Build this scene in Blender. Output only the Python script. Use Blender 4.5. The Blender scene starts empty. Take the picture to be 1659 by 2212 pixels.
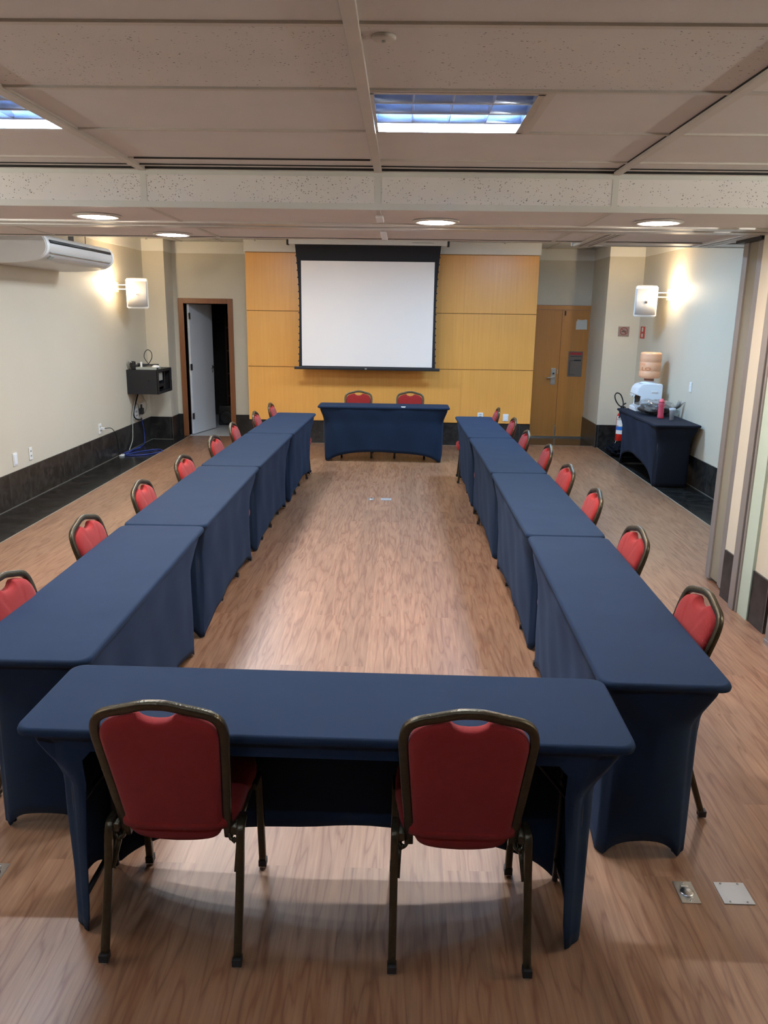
import bpy, bmesh, math, random
from mathutils import Vector, Matrix, Euler, noise
random.seed(7)
sc = bpy.context.scene
COL = sc.collection
PI = math.pi

# ------------------------------------------------------------ camera, world, exposure
CAM_H = 1.9472; F_PX = 1696.12
YAW, PITCH, ROLL = -0.0212, 0.2473, 0.0146
f = Vector((math.sin(YAW)*math.cos(PITCH), math.cos(YAW)*math.cos(PITCH), -math.sin(PITCH)))
r = Vector((math.cos(YAW), -math.sin(YAW), 0)); u = r.cross(f)
rr = r*math.cos(ROLL) + u*math.sin(ROLL); uu = -r*math.sin(ROLL) + u*math.cos(ROLL)
cd = bpy.data.cameras.new('camera'); cam = bpy.data.objects.new('camera', cd); COL.objects.link(cam)
cd.sensor_fit = 'VERTICAL'; cd.sensor_height = 24.0; cd.lens = F_PX/2212*24.0
cd.clip_start = 0.05; cd.clip_end = 60
cam.matrix_world = Matrix(((rr.x, uu.x, -f.x, 0), (rr.y, uu.y, -f.y, 0), (rr.z, uu.z, -f.z, CAM_H), (0, 0, 0, 1)))
sc.camera = cam
w = bpy.data.worlds.new('world'); sc.world = w; w.use_nodes = True
w.node_tree.nodes['Background'].inputs[0].default_value = (0.6, 0.7, 0.9, 1)
w.node_tree.nodes['Background'].inputs[1].default_value = 0.05
sc.view_settings.view_transform = 'Standard'; sc.view_settings.look = 'None'
sc.view_settings.gamma = 1.0; sc.view_settings.use_curve_mapping = False
sc.view_settings.exposure = 1.45
COOL = (0.74, 0.87, 1.0); COOLER = (0.50, 0.73, 1.0); BLUER = (0.34, 0.63, 1.0); WARM = (1.0, 0.79, 0.52); DOWN = (1.0, 0.85, 0.74)
P_REAR = 23.0      # watt, the panel light of an unseen rear fixture
P_FRONT = 18.0     # watt, the single live tube of a front fixture
E_DOWN = 120.0      # emission of a downlight lens
E_SCONCE = 26.0
CEIL_F = 2.678; SOFF = 2.487; CEIL_R = 2.97
XL = -3.9; XR = 3.484

# ------------------------------------------------------------ helpers
def V(*a): return Vector(a)

class NT:
    def __init__(s, name):
        s.m = bpy.data.materials.new(name); s.m.use_nodes = True
        s.t = s.m.node_tree; s.b = s.t.nodes['Principled BSDF']
    def n(s, typ, **kw):
        nd = s.t.nodes.new('ShaderNode'+typ)
        for k, v in kw.items():
            if hasattr(nd, k) and k not in ('Scale',): setattr(nd, k, v)
            else: nd.inputs[k.replace('_', ' ')].default_value = v
        return nd
    def l(s, a, b): s.t.links.new(a, b)

def mat(name, col, rough=0.5, metal=0.0, spec=0.5, sheen=0.0, coat=0.0, trans=0.0, alpha=1.0, emit=None, es=0.0,
        var=0.0, vscale=8.0, bump=0.0, bscale=60.0, ior=1.45):
    k = NT(name); b = k.b
    b.inputs['Base Color'].default_value = (*col, 1); b.inputs['Roughness'].default_value = rough
    b.inputs['Metallic'].default_value = metal; b.inputs['Specular IOR Level'].default_value = spec
    b.inputs['Sheen Weight'].default_value = sheen; b.inputs['Coat Weight'].default_value = coat
    b.inputs['Transmission Weight'].default_value = trans; b.inputs['Alpha'].default_value = alpha
    b.inputs['IOR'].default_value = ior
    if emit: b.inputs['Emission Color'].default_value = (*emit, 1); b.inputs['Emission Strength'].default_value = es
    if var or bump:
        tc = k.n('TexCoord')
    if var:
        no = k.n('TexNoise', Scale=vscale, Detail=4.0); k.l(tc.outputs['Object'], no.inputs['Vector'])
        mx = k.n('Mix', data_type='RGBA'); mx.inputs['A'].default_value = (*[max(0, c*(1-var)) for c in col], 1)
        mx.inputs['B'].default_value = (*[min(1, c*(1+var)) for c in col], 1)
        k.l(no.outputs['Fac'], mx.inputs['Factor']); k.l(mx.outputs['Result'], b.inputs['Base Color'])
    if bump:
        n2 = k.n('TexNoise', Scale=bscale, Detail=3.0); k.l(tc.outputs['Object'], n2.inputs['Vector'])
        bp = k.n('Bump', Strength=bump, Distance=0.01); k.l(n2.outputs['Fac'], bp.inputs['Height']); k.l(bp.outputs['Normal'], b.inputs['Normal'])
    return k.m

def box(bm, x0, x1, y0, y1, z0, z1, bev=0.0, mi=0):
    vs = [bm.verts.new((x, y, z)) for z in (z0, z1) for y in (y0, y1) for x in (x0, x1)]
    fs = [(0, 2, 3, 1), (4, 5, 7, 6), (0, 1, 5, 4), (2, 6, 7, 3), (0, 4, 6, 2), (1, 3, 7, 5)]
    F = [bm.faces.new([vs[i] for i in q]) for q in fs]
    for q in F: q.material_index = mi
    if bev > 0:
        es = list({e for q in F for e in q.edges})
        bmesh.ops.bevel(bm, geom=es, offset=bev, segments=2, affect='EDGES', profile=0.6)
    return F

def orient(bm, verts, M):
    bmesh.ops.transform(bm, matrix=M, verts=verts)

def tube(bm, pts, rad, seg=8, closed=False, rect=None, up=None, cap=True):
    """sweep a circle (or rect=(w,d) section) along pts"""
    pts = [Vector(p) for p in pts]; n = len(pts); rings = []
    prev = None
    for i, p in enumerate(pts):
        a = pts[(i-1) % n] if (closed or i > 0) else p
        c = pts[(i+1) % n] if (closed or i < n-1) else p
        t = (c-a).normalized()
        if up is not None: ref = Vector(up)
        else: ref = prev if prev is not None else (V(0, 0, 1) if abs(t.z) < .9 else V(1, 0, 0))
        s = t.cross(ref).normalized(); q = s.cross(t).normalized(); prev = q
        rd = rad[i] if isinstance(rad, (list, tuple)) else rad
        if rect:
            wv, dv = rect; cc = 0.25
            offs = []
            for sx, sy in ((1, 1), (-1, 1), (-1, -1), (1, -1)):
                if sx*sy > 0: offs += [(sx*wv/2, sy*(dv/2)*(1-cc)), (sx*wv/2*(1-cc), sy*dv/2)]
                else: offs += [(sx*wv/2*(1-cc), sy*dv/2), (sx*wv/2, sy*dv/2*(1-cc))]
            ring = [bm.verts.new(p + s*a_ + q*b_) for a_, b_ in offs]
        else:
            ring = [bm.verts.new(p + (s*math.cos(2*PI*j/seg) + q*math.sin(2*PI*j/seg))*rd) for j in range(seg)]
        rings.append(ring)
    m = len(rings[0])
    for i in range(n if closed else n-1):
        A, B = rings[i], rings[(i+1) % n]
        for j in range(m):
            fc = bm.faces.new((A[j], A[(j+1) % m], B[(j+1) % m], B[j])); fc.smooth = True
    if cap and not closed:
        bm.faces.new(list(reversed(rings[0]))); bm.faces.new(rings[-1])

def lathe(bm, prof, seg=24, c=(0, 0, 0), smooth=True, axis='z'):
    rings = []
    for rd, z in prof:
        rings.append([bm.verts.new((c[0]+rd*math.cos(2*PI*j/seg), c[1]+rd*math.sin(2*PI*j/seg), c[2]+z)) for j in range(seg)])
    for A, B in zip(rings, rings[1:]):
        for j in range(seg):
            fc = bm.faces.new((A[j], A[(j+1) % seg], B[(j+1) % seg], B[j])); fc.smooth = smooth
    if prof[0][0] > 1e-5: bm.faces.new(list(reversed(rings[0])))
    if prof[-1][0] > 1e-5: bm.faces.new(rings[-1])
    bmesh.ops.remove_doubles(bm, verts=bm.verts, dist=1e-6)

def spline(pts, k=6, closed=False):
    P = [Vector(p) for p in pts]; n = len(P); out = []
    for i in range(n if closed else n-1):
        p0 = P[(i-1) % n] if (closed or i > 0) else P[0]; p1 = P[i]; p2 = P[(i+1) % n]
        p3 = P[(i+2) % n] if (closed or i < n-2) else P[-1]
        for j in range(k):
            t = j/k
            out.append(0.5*((2*p1)+(-p0+p2)*t+(2*p0-5*p1+4*p2-p3)*t*t+(-p0+3*p1-3*p2+p3)*t**3))
    if not closed: out.append(P[-1])
    return out

def obj(name, bm, m, parent=None, smooth=False, loc=None, rotz=0.0, norm=True):
    if norm: bmesh.ops.recalc_face_normals(bm, faces=bm.faces)
    me = bpy.data.meshes.new(name); bm.to_mesh(me); bm.free()
    if smooth:
        for p in me.polygons: p.use_smooth = True
    o = bpy.data.objects.new(name, me); COL.objects.link(o)
    for q in (m if isinstance(m, (list, tuple)) else [m]): me.materials.append(q)
    if parent is not None: o.parent = parent
    if loc is not None: o.location = loc
    o.rotation_euler.z = rotz
    return o

def tag(o, label, cat, group=None):
    o['label'] = label; o['category'] = cat
    if group: o['group'] = group
    return o

def thing(name, label, cat, loc=(0, 0, 0), rotz=0.0, group=None):
    o = bpy.data.objects.new(name, None); COL.objects.link(o); o.location = loc; o.rotation_euler.z = rotz
    o.empty_display_size = 0.1
    return tag(o, label, cat, group)

def struct(name, bm, m, parent=None, **kw):
    o = obj(name, bm, m, parent, **kw)
    if parent is None: o['kind'] = 'structure'
    return o

def kids(o): return [c for c in bpy.data.objects if c.parent == o]
def dup(root, loc, rotz, label=None, group=None):
    q = root.copy(); COL.objects.link(q); q.location = loc; q.rotation_euler.z = rotz
    if label: q['label'] = label
    if group: q['group'] = group
    for ch in kids(root):
        c = ch.copy(); COL.objects.link(c); c.parent = q
        for g in kids(ch):
            d = g.copy(); COL.objects.link(d); d.parent = c
    return q
B = bmesh.new
def bx(*a, **k):
    bm = B(); box(bm, *a, **k); return bm

def text_bm(s, size, depth=0.0):
    cu = bpy.data.curves.new('txt', 'FONT'); cu.body = s; cu.size = size; cu.extrude = depth; cu.align_x = 'CENTER'; cu.align_y = 'CENTER'
    cu.resolution_u = 2
    o = bpy.data.objects.new('txt', cu); COL.objects.link(o)
    bpy.context.view_layer.update()
    me = bpy.data.meshes.new_from_object(o.evaluated_get(bpy.context.evaluated_depsgraph_get()))
    bm = B(); bm.from_mesh(me); bpy.data.objects.remove(o); bpy.data.curves.remove(cu); bpy.data.meshes.remove(me)
    return bm

# ------------------------------------------------------------ materials
def m_floor():
    k = NT('wood_floor'); b = k.b
    tc = k.n('TexCoord')
    mp = k.n('Mapping'); mp.inputs['Rotation'].default_value = (0, 0, PI/2); k.l(tc.outputs['Object'], mp.inputs['Vector'])
    br = k.n('TexBrick'); br.offset = 0.37; br.inputs['Scale'].default_value = 1.0
    br.inputs['Brick Width'].default_value = 1.22; br.inputs['Row Height'].default_value = 0.18
    br.inputs['Mortar Size'].default_value = 0.0006; br.inputs['Bias'].default_value = 0.0
    br.inputs['Color1'].default_value = (0, 0, 0, 1); br.inputs['Color2'].default_value = (1, 1, 1, 1); br.inputs['Mortar'].default_value = (.35, .35, .35, 1)
    k.l(mp.outputs['Vector'], br.inputs['Vector'])
    # per plank offset of the grain
    off = k.n('VectorMath', operation='MULTIPLY'); k.l(br.outputs['Color'], off.inputs[0]); off.inputs[1].default_value = (1.7, 5.3, 3.1)
    add = k.n('VectorMath', operation='ADD'); k.l(tc.outputs['Object'], add.inputs[0]); k.l(off.outputs[0], add.inputs[1])
    mp2 = k.n('Mapping'); mp2.inputs['Scale'].default_value = (11, 1.1, 1); k.l(add.outputs[0], mp2.inputs['Vector'])
    n1 = k.n('TexNoise', Scale=1.5, Detail=2.0, Roughness=0.4, Distortion=0.3); k.l(mp2.outputs[0], n1.inputs['Vector'])
    mul = k.n('Math', operation='MULTIPLY'); k.l(n1.outputs['Fac'], mul.inputs[0]); mul.inputs[1].default_value = 9.0
    pp = k.n('Math', operation='PINGPONG'); k.l(mul.outputs[0], pp.inputs[0]); pp.inputs[1].default_value = 1.0
    mp3 = k.n('Mapping'); mp3.inputs['Scale'].default_value = (95, 4.0, 1); k.l(tc.outputs['Object'], mp3.inputs['Vector'])
    n2 = k.n('TexNoise', Scale=1.0, Detail=3.0, Roughness=0.6); k.l(mp3.outputs[0], n2.inputs['Vector'])
    n3 = k.n('TexNoise', Scale=2.2, Detail=3.0); k.l(mp2.outputs[0], n3.inputs['Vector'])
    r1 = k.n('ValToRGB'); e = r1.color_ramp.elements
    e[0].position = 0.0; e[0].color = (0.250, 0.106, 0.050, 1); e[1].position = 0.30; e[1].color = (0.340, 0.172, 0.094, 1)
    el = e.new(1.0); el.color = (0.385, 0.208, 0.117, 1)
    k.l(pp.outputs[0], r1.inputs[0])
    r2 = k.n('ValToRGB'); e = r2.color_ramp.elements; e[0].position = 0.32; e[0].color = (0.68, 0.62, 0.56, 1); e[1].position = 0.62; e[1].color = (1, 1, 1, 1)
    k.l(n2.outputs['Fac'], r2.inputs[0])
    m1 = k.n('Mix', data_type='RGBA', blend_type='MULTIPLY'); m1.inputs['Factor'].default_value = 0.75
    k.l(r1.outputs[0], m1.inputs['A']); k.l(r2.outputs[0], m1.inputs['B'])
    m2 = k.n('Mix', data_type='RGBA', blend_type='MULTIPLY'); m2.inputs['Factor'].default_value = 0.16
    k.l(m1.outputs['Result'], m2.inputs['A']); k.l(br.outputs['Color'], m2.inputs['B'])
    m3 = k.n('Mix', data_type='RGBA', blend_type='MULTIPLY'); m3.inputs['Factor'].default_value = 0.35
    k.l(m2.outputs['Result'], m3.inputs['A']); k.l(n3.outputs['Fac'], m3.inputs['B'])
    k.l(m3.outputs['Result'], b.inputs['Base Color'])
    b.inputs['Roughness'].default_value = 0.42; b.inputs['Specular IOR Level'].default_value = 0.72
    bp = k.n('Bump', Strength=0.06, Distance=0.002); k.l(n2.outputs['Fac'], bp.inputs['Height']); k.l(bp.outputs[0], b.inputs['Normal'])
    return k.m

def m_granite(name='granite', base=0.010, joints=0.0, axis='y', rough=0.22):
    k = NT(name); b = k.b; tc = k.n('TexCoord')
    n1 = k.n('TexNoise', Scale=9.0, Detail=8.0, Roughness=0.7, Distortion=0.8); k.l(tc.outputs['Object'], n1.inputs['Vector'])
    r1 = k.n('ValToRGB'); e = r1.color_ramp.elements; e[0].position = 0.42; e[0].color = (base, base*.98, base*.95, 1)
    e[1].position = 0.78; e[1].color = (base*4.5, base*4.1, base*3.6, 1); k.l(n1.outputs['Fac'], r1.inputs[0])
    n2 = k.n('TexVoronoi', Scale=38.0); k.l(tc.outputs['Object'], n2.inputs['Vector'])
    r2 = k.n('ValToRGB'); e = r2.color_ramp.elements; e[0].position = 0.0; e[0].color = (.10, .095, .085, 1); e[1].position = 0.10; e[1].color = (0, 0, 0, 1)
    k.l(n2.outputs['Distance'], r2.inputs[0])
    ad = k.n('Mix', data_type='RGBA', blend_type='ADD'); ad.inputs['Factor'].default_value = 0.5
    k.l(r1.outputs[0], ad.inputs['A']); k.l(r2.outputs[0], ad.inputs['B'])
    out = ad.outputs['Result']
    if joints:
        sp = k.n('SeparateXYZ'); k.l(tc.outputs['Object'], sp.inputs[0])
        md = k.n('Math', operation='PINGPONG'); k.l(sp.outputs['Y' if axis == 'y' else 'X'], md.inputs[0]); md.inputs[1].default_value = joints/2
        lt = k.n('Math', operation='LESS_THAN'); k.l(md.outputs[0], lt.inputs[0]); lt.inputs[1].default_value = 0.0022
        mx = k.n('Mix', data_type='RGBA'); mx.inputs['B'].default_value = (.085, .078, .065, 1); k.l(lt.outputs[0], mx.inputs['Factor']); k.l(out, mx.inputs['A'])
        out = mx.outputs['Result']
    k.l(out, b.inputs['Base Color']); b.inputs['Roughness'].default_value = rough
    return k.m

def m_wall(name, col):
    k = NT(name); b = k.b; tc = k.n('TexCoord')
    n1 = k.n('TexNoise', Scale=1.3, Detail=3.0); k.l(tc.outputs['Object'], n1.inputs['Vector'])
    mx = k.n('Mix', data_type='RGBA'); mx.inputs['A'].default_value = (*[c*.95 for c in col], 1); mx.inputs['B'].default_value = (*[min(1, c*1.04) for c in col], 1)
    k.l(n1.outputs['Fac'], mx.inputs['Factor']); k.l(mx.outputs['Result'], b.inputs['Base Color'])
    n2 = k.n('TexNoise', Scale=55.0, Detail=4.0); k.l(tc.outputs['Object'], n2.inputs['Vector'])
    bp = k.n('Bump', Strength=0.10, Distance=0.01); k.l(n2.outputs['Fac'], bp.inputs['Height']); k.l(bp.outputs[0], b.inputs['Normal'])
    b.inputs['Roughness'].default_value = 0.5; b.inputs['Specular IOR Level'].default_value = 0.35
    return k.m

def m_tile(name, col, pits, dens=0.12, plane='XY'):
    k = NT(name); b = k.b; tc = k.n('TexCoord')
    n0 = k.n('TexNoise', Scale=4.0, Detail=5.0); k.l(tc.outputs['Object'], n0.inputs['Vector'])
    mx = k.n('Mix', data_type='RGBA'); mx.inputs['A'].default_value = (*[c*.93 for c in col], 1); mx.inputs['B'].default_value = (*[c*1.05 for c in col], 1)
    k.l(n0.outputs['Fac'], mx.inputs['Factor']); out = mx.outputs['Result']
    n2 = k.n('TexNoise', Scale=160.0, Detail=3.0); k.l(tc.outputs['Object'], n2.inputs['Vector'])
    hs = n2.outputs['Fac']
    if pits:
        n9 = k.n('TexNoise', Scale=22.0, Detail=2.0); k.l(tc.outputs['Object'], n9.inputs['Vector'])
        wv = k.n('VectorMath', operation='MULTIPLY'); k.l(n9.outputs['Color'], wv.inputs[0]); wv.inputs[1].default_value = (.045, .045, .045)
        av = k.n('VectorMath', operation='ADD'); k.l(tc.outputs['Object'], av.inputs[0]); k.l(wv.outputs[0], av.inputs[1])
        mp = k.n('Mapping'); mp.inputs['Scale'].default_value = (1, 1.6, 1.6) ; k.l(av.outputs[0], mp.inputs['Vector'])
        vo = k.n('TexVoronoi', Scale=76.0); k.l(mp.outputs[0], vo.inputs['Vector'])
        sp = k.n('SeparateColor'); k.l(vo.outputs['Color'], sp.inputs[0])
        n7 = k.n('TexNoise', Scale=2.4, Detail=2.0); k.l(tc.outputs['Object'], n7.inputs['Vector'])
        mr = k.n('MapRange'); k.l(n7.outputs['Fac'], mr.inputs['Value']); mr.inputs['From Min'].default_value = .38; mr.inputs['From Max'].default_value = .66
        mr.inputs['To Min'].default_value = dens*.35; mr.inputs['To Max'].default_value = dens*2.2
        l2 = k.n('Math', operation='LESS_THAN'); k.l(sp.outputs['Red'], l2.inputs[0]); k.l(mr.outputs[0], l2.inputs[1])
        l1 = k.n('Math', operation='LESS_THAN'); k.l(vo.outputs['Distance'], l1.inputs[0]); l1.inputs[1].default_value = 0.26
        m = k.n('Math', operation='MULTIPLY'); k.l(l1.outputs[0], m.inputs[0]); k.l(l2.outputs[0], m.inputs[1])
        m3 = k.n('Mix', data_type='RGBA'); m3.inputs['B'].default_value = (*[c*.30 for c in col], 1); k.l(m.outputs[0], m3.inputs['Factor']); k.l(out, m3.inputs['A'])
        out = m3.outputs['Result']
    k.l(out, b.inputs['Base Color'])
    bp = k.n('Bump', Strength=0.25, Distance=0.002); k.l(hs, bp.inputs['Height']); k.l(bp.outputs[0], b.inputs['Normal'])
    b.inputs['Roughness'].default_value = 0.9; b.inputs['Specular IOR Level'].default_value = 0.2
    return k.m

def m_wood(name, c1, c2, rough=0.35, stretch='z', scale=1.0):
    k = NT(name); b = k.b; tc = k.n('TexCoord')
    mp = k.n('Mapping'); s = {'z': (60, 60, 1.4), 'x': (1.4, 60, 60)}[stretch]; mp.inputs['Scale'].default_value = [q*scale for q in s]
    k.l(tc.outputs['Object'], mp.inputs['Vector'])
    n1 = k.n('TexNoise', Scale=1.0, Detail=4.0, Roughness=0.6); k.l(mp.outputs[0], n1.inputs['Vector'])
    n2 = k.n('TexNoise', Scale=0.9, Detail=2.0); k.l(tc.outputs['Object'], n2.inputs['Vector'])
    r1 = k.n('ValToRGB'); e = r1.color_ramp.elements; e[0].position = .3; e[0].color = (*c1, 1); e[1].position = .7; e[1].color = (*c2, 1); k.l(n1.outputs['Fac'], r1.inputs[0])
    mx = k.n('Mix', data_type='RGBA', blend_type='MULTIPLY'); mx.inputs['Factor'].default_value = 0.25; k.l(r1.outputs[0], mx.inputs['A']); k.l(n2.outputs['Fac'], mx.inputs['B'])
    k.l(mx.outputs['Result'], b.inputs['Base Color']); b.inputs['Roughness'].default_value = rough
    return k.m

def m_cloth(name='navy_stretch_cloth', c1=(.0075, .0160, .036), c2=(.011, .0225, .049)):
    k = NT(name); b = k.b; tc = k.n('TexCoord')
    n1 = k.n('TexNoise', Scale=3.0, Detail=5.0, Roughness=.6); k.l(tc.outputs['Object'], n1.inputs['Vector'])
    mx = k.n('Mix', data_type='RGBA'); mx.inputs['A'].default_value = (*c1, 1); mx.inputs['B'].default_value = (*c2, 1)
    k.l(n1.outputs['Fac'], mx.inputs['Factor'])
    # faint lint and scuffs
    n3 = k.n('TexNoise', Scale=9.0, Detail=8.0, Roughness=.8, Distortion=1.5); k.l(tc.outputs['Object'], n3.inputs['Vector'])
    r = k.n('ValToRGB'); e = r.color_ramp.elements; e[0].position = .60; e[0].color = (0, 0, 0, 1); e[1].position = .82; e[1].color = (.014, .018, .024, 1); k.l(n3.outputs['Fac'], r.inputs[0])
    ad = k.n('Mix', data_type='RGBA', blend_type='ADD'); ad.inputs['Factor'].default_value = 0.6; k.l(mx.outputs['Result'], ad.inputs['A']); k.l(r.outputs[0], ad.inputs['B'])
    k.l(ad.outputs['Result'], b.inputs['Base Color'])
    b.inputs['Roughness'].default_value = .85; b.inputs['Specular IOR Level'].default_value = .15
    b.inputs['Sheen Weight'].default_value = .05; b.inputs['Sheen Roughness'].default_value = .5; b.inputs['Sheen Tint'].default_value = (.32, .52, .95, 1)
    n2 = k.n('TexNoise', Scale=2.6, Detail=2.0); k.l(tc.outputs['Object'], n2.inputs['Vector'])
    bp = k.n('Bump', Strength=0.5, Distance=0.012); k.l(n2.outputs['Fac'], bp.inputs['Height']); k.l(bp.outputs[0], b.inputs['Normal'])
    return k.m

FLOOR = m_floor()
GRAN = m_granite('granite_floor', .009, 0.4, 'y', .2); GRANB = m_granite('granite_skirting_side', .013, .42, 'y', .3); GRANX = m_granite('granite_skirting_back', .010, .6, 'x', .3)
WALLM = m_wall('cream_wall', (.60, .545, .435)); WHITEB = m_wall('white_band', (.80, .78, .72)); UNLITW = mat('unlit_store_wall', (.035, .028, .024), .8)
TILE = m_tile('plain_ceiling_tile', (.66, .64, .61), False); TILEP = m_tile('pitted_ceiling_tile', (.66, .64, .605), True, .14); TILEB = m_tile('pitted_bulkhead_tile', (.76, .74, .70), True, .30)
TEE = mat('ceiling_tee', (.55, .52, .46), .5, var=.08, vscale=14); TEEG = mat('bulkhead_angle', (.64, .65, .59), .45, var=.05)
TRACKM = mat('aluminium_track', (.62, .60, .55), .38, .35, var=.12, vscale=9); GAP = mat('dark_gap', (.02, .018, .015), .9)
AMBER = m_wood('amber_panel', (.85, .385, .078), (.92, .44, .10), .33); AMBERJ = mat('panel_joint', (.36, .17, .045), .6)
DOORW = m_wood('door_veneer', (.56, .225, .050), (.64, .27, .066), .3); FRAMEW = m_wood('door_frame_wood', (.225, .078, .026), (.27, .10, .035), .38)
LEAFW = mat('painted_door', (.70, .72, .76), .45, bump=.03)
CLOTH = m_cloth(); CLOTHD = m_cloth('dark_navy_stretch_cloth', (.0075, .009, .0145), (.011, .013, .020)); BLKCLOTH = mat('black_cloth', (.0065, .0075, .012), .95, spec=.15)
RED = mat('red_upholstery', (.260, .018, .016), .9, spec=.2, sheen=.08, var=.10, vscale=30, bump=.25, bscale=420)
BRONZE = mat('bronze_hammered_frame', (.072, .057, .034), .30, .70, var=.25, vscale=60, bump=.16, bscale=160)
GLIDE = mat('chrome_glide', (.7, .7, .7), .25, 1.0); DARKF = mat('dark_plastic', (.016, .016, .017), .5)
BLACKM = mat('black_metal', (.014, .014, .016), .45); STEEL = mat('brushed_steel', (.62, .62, .60), .3, 1.0, var=.1, vscale=20)
PLASTW = mat('white_plastic', (.78, .78, .76), .35); PLASTC = mat('cool_white_plastic', (.80, .83, .87), .25)
GREYP = mat('grey_plastic', (.34, .35, .31), .5); SCREENW = mat('screen_white', (.84, .755, .695), .85); SCREENB = mat('screen_black', (.012, .011, .014), .8, bump=.1, bscale=300)
SPKW = mat('speaker_white', (.80, .78, .72), .4); GRILLE = mat('speaker_grille', (.56, .54, .51), .6, .2, bump=.4, bscale=700)
ALU = mat('partition_aluminium', (.30, .275, .26), .42, .35, var=.08, vscale=3); ALUV = mat('partition_vinyl', (.25, .225, .17), .7)
GREENP = mat('pale_green_paint', (.44, .52, .43), .6); PAPER = mat('paper', (.62, .58, .50), .8); PLY = mat('tabletop_laminate', (.20, .16, .12), .6)
EM_DOWN = mat('downlight_lens', (1, 1, 1), .4, emit=DOWN, es=E_DOWN); EM_SC = mat('frosted_sconce_glass', (1, .95, .85), .4, emit=WARM, es=E_SCONCE)
EM_SC_ADDED = mat('added_lamp_glass', (1, .95, .85), .4, emit=(1, .95, .88), es=3.0)
EM_TUBE = mat('lit_tube', (1, 1, 1), .4, emit=COOLER, es=60.0); TUBEOFF = mat('unlit_tube', (.7, .72, .75), .3)
LOUV = mat('polished_louvre', (.60, .68, .84), .30, .6, var=.12, vscale=9); HOUS = mat('fixture_housing', (.55, .62, .75), .35, .3)

# ------------------------------------------------------------ floor, walls, skirting
Y0 = -3.6; YB = 12.0; YD1 = 12.5; YD2 = 13.0
XS1 = -3.41; XS2 = 3.0
bm = B()
box(bm, XS1, XS2, Y0, YB, -.06, 0)
box(bm, XS1, -2.34, YB, YD1, -.06, 0); box(bm, 1.95, XS2, YB, 12.14, -.06, 0)
box(bm, XL-.3, XS1, Y0, 3.0, -.06, 0); box(bm, XS2, XR+.3, Y0, 4.74, -.06, 0)
struct('floor', bm, FLOOR)
bm = B(); box(bm, XL-.3, XS1, 3.0, YD1, -.06, -.0005); box(bm, XS2, XR+.3, 4.74, YB+.1, -.06, -.0005); box(bm, 1.95, XS2, 12.14, YD2+.1, -.06, -.0005)
o = struct('floor', bm, GRAN); o['label'] = 'black granite floor border'
bm = B(); box(bm, XS1-.004, XS1+.006, 3.0, YD1-.02, 0, .0025); box(bm, XS2-.006, XS2+.004, 5.5, 12.14, 0, .0025)
box(bm, -1.33, .9, YB-.03, YB-.022, 0, .0025); box(bm, 1.95, XS2, 12.135, 12.145, 0, .0025)
struct('trim_1', bm, mat('floor_joint_strip', (.30, .26, .20), .5))
Wt = .15
BND = 2.80
def wall(name, x0, x1, y0, y1, z1=CEIL_R+.05, z0=0):
    return struct(name, bx(x0, x1, y0, y1, z0, z1), WALLM)
wall('wall_left', XL-Wt, XL, Y0, YD1+.15)
wall('wall_right', XR, XR+Wt, Y0, YD2+.15)
struct('wall_front', bx(XL-Wt, XR+Wt, Y0-Wt, Y0, 0, CEIL_R+.05), mat('dark_rear_wall', (.10, .07, .05), .7))
# back walls: left door wall with opening, right door wall, pilasters, projecting panel wall
DL0, DL1, DLH = -3.42, -2.73, 2.06
bm = B()
box(bm, XL-Wt, DL0, YD1, YD1+.12, 0, CEIL_R+.05); box(bm, DL1, -2.30, YD1, YD1+.12, 0, CEIL_R+.05)
box(bm, DL0, DL1, YD1, YD1+.12, DLH, CEIL_R+.05)
struct('wall_back_left', bm, WALLM)
wall('wall_pilaster_left', XL, -3.575, 12.1, YD1)
wall('wall_pilaster_right', 2.975, XR, 12.03, YD2)
DR0, DR1, DRH = 2.02, 2.975, 2.05
bm = B(); box(bm, 1.9, 2.975, YD2, YD2+.12, DRH+.07, CEIL_R+.05); box(bm, 1.5, DR0-.05, YD2, YD2+.12, 0, CEIL_R+.05)
struct('wall_back_right', bm, WALLM)
PX0, PX1 = -2.34, 1.95
struct('wall_back', bx(PX0+.004, PX1-.004, YB+.02, YD2+.1, 0, CEIL_R+.05), WALLM)
# white upper band (paint band standing 4 mm proud of the wall)
bm = B(); t = .004; zt = CEIL_R
box(bm, XL, XL+t, 6.2, 12.1, BND, zt); box(bm, XR-t, XR, 5.5, 12.03, BND, zt)
box(bm, XL, -3.575, 12.1-t, 12.1, BND, zt); box(bm, -3.575, -3.571, 12.1-t, YD1, BND, zt)
box(bm, -3.575, PX0, YD1-t, YD1, BND, zt); box(bm, 2.971, XR, 12.03-t, 12.03, BND, zt); box(bm, 2.971, 2.975, 12.03, YD2, BND, zt)
box(bm, 1.95, 2.975, YD2-t, YD2, BND, zt); box(bm, PX0-.02, PX1+.02, YB-.012, YB+.02, BND, zt); box(bm, PX1, PX1+.02, YB+.02, YD2, BND, zt); box(bm, PX0-.02, PX0, YB+.02, YD1, BND, zt)
struct('trim_2', bm, WHITEB)
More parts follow.
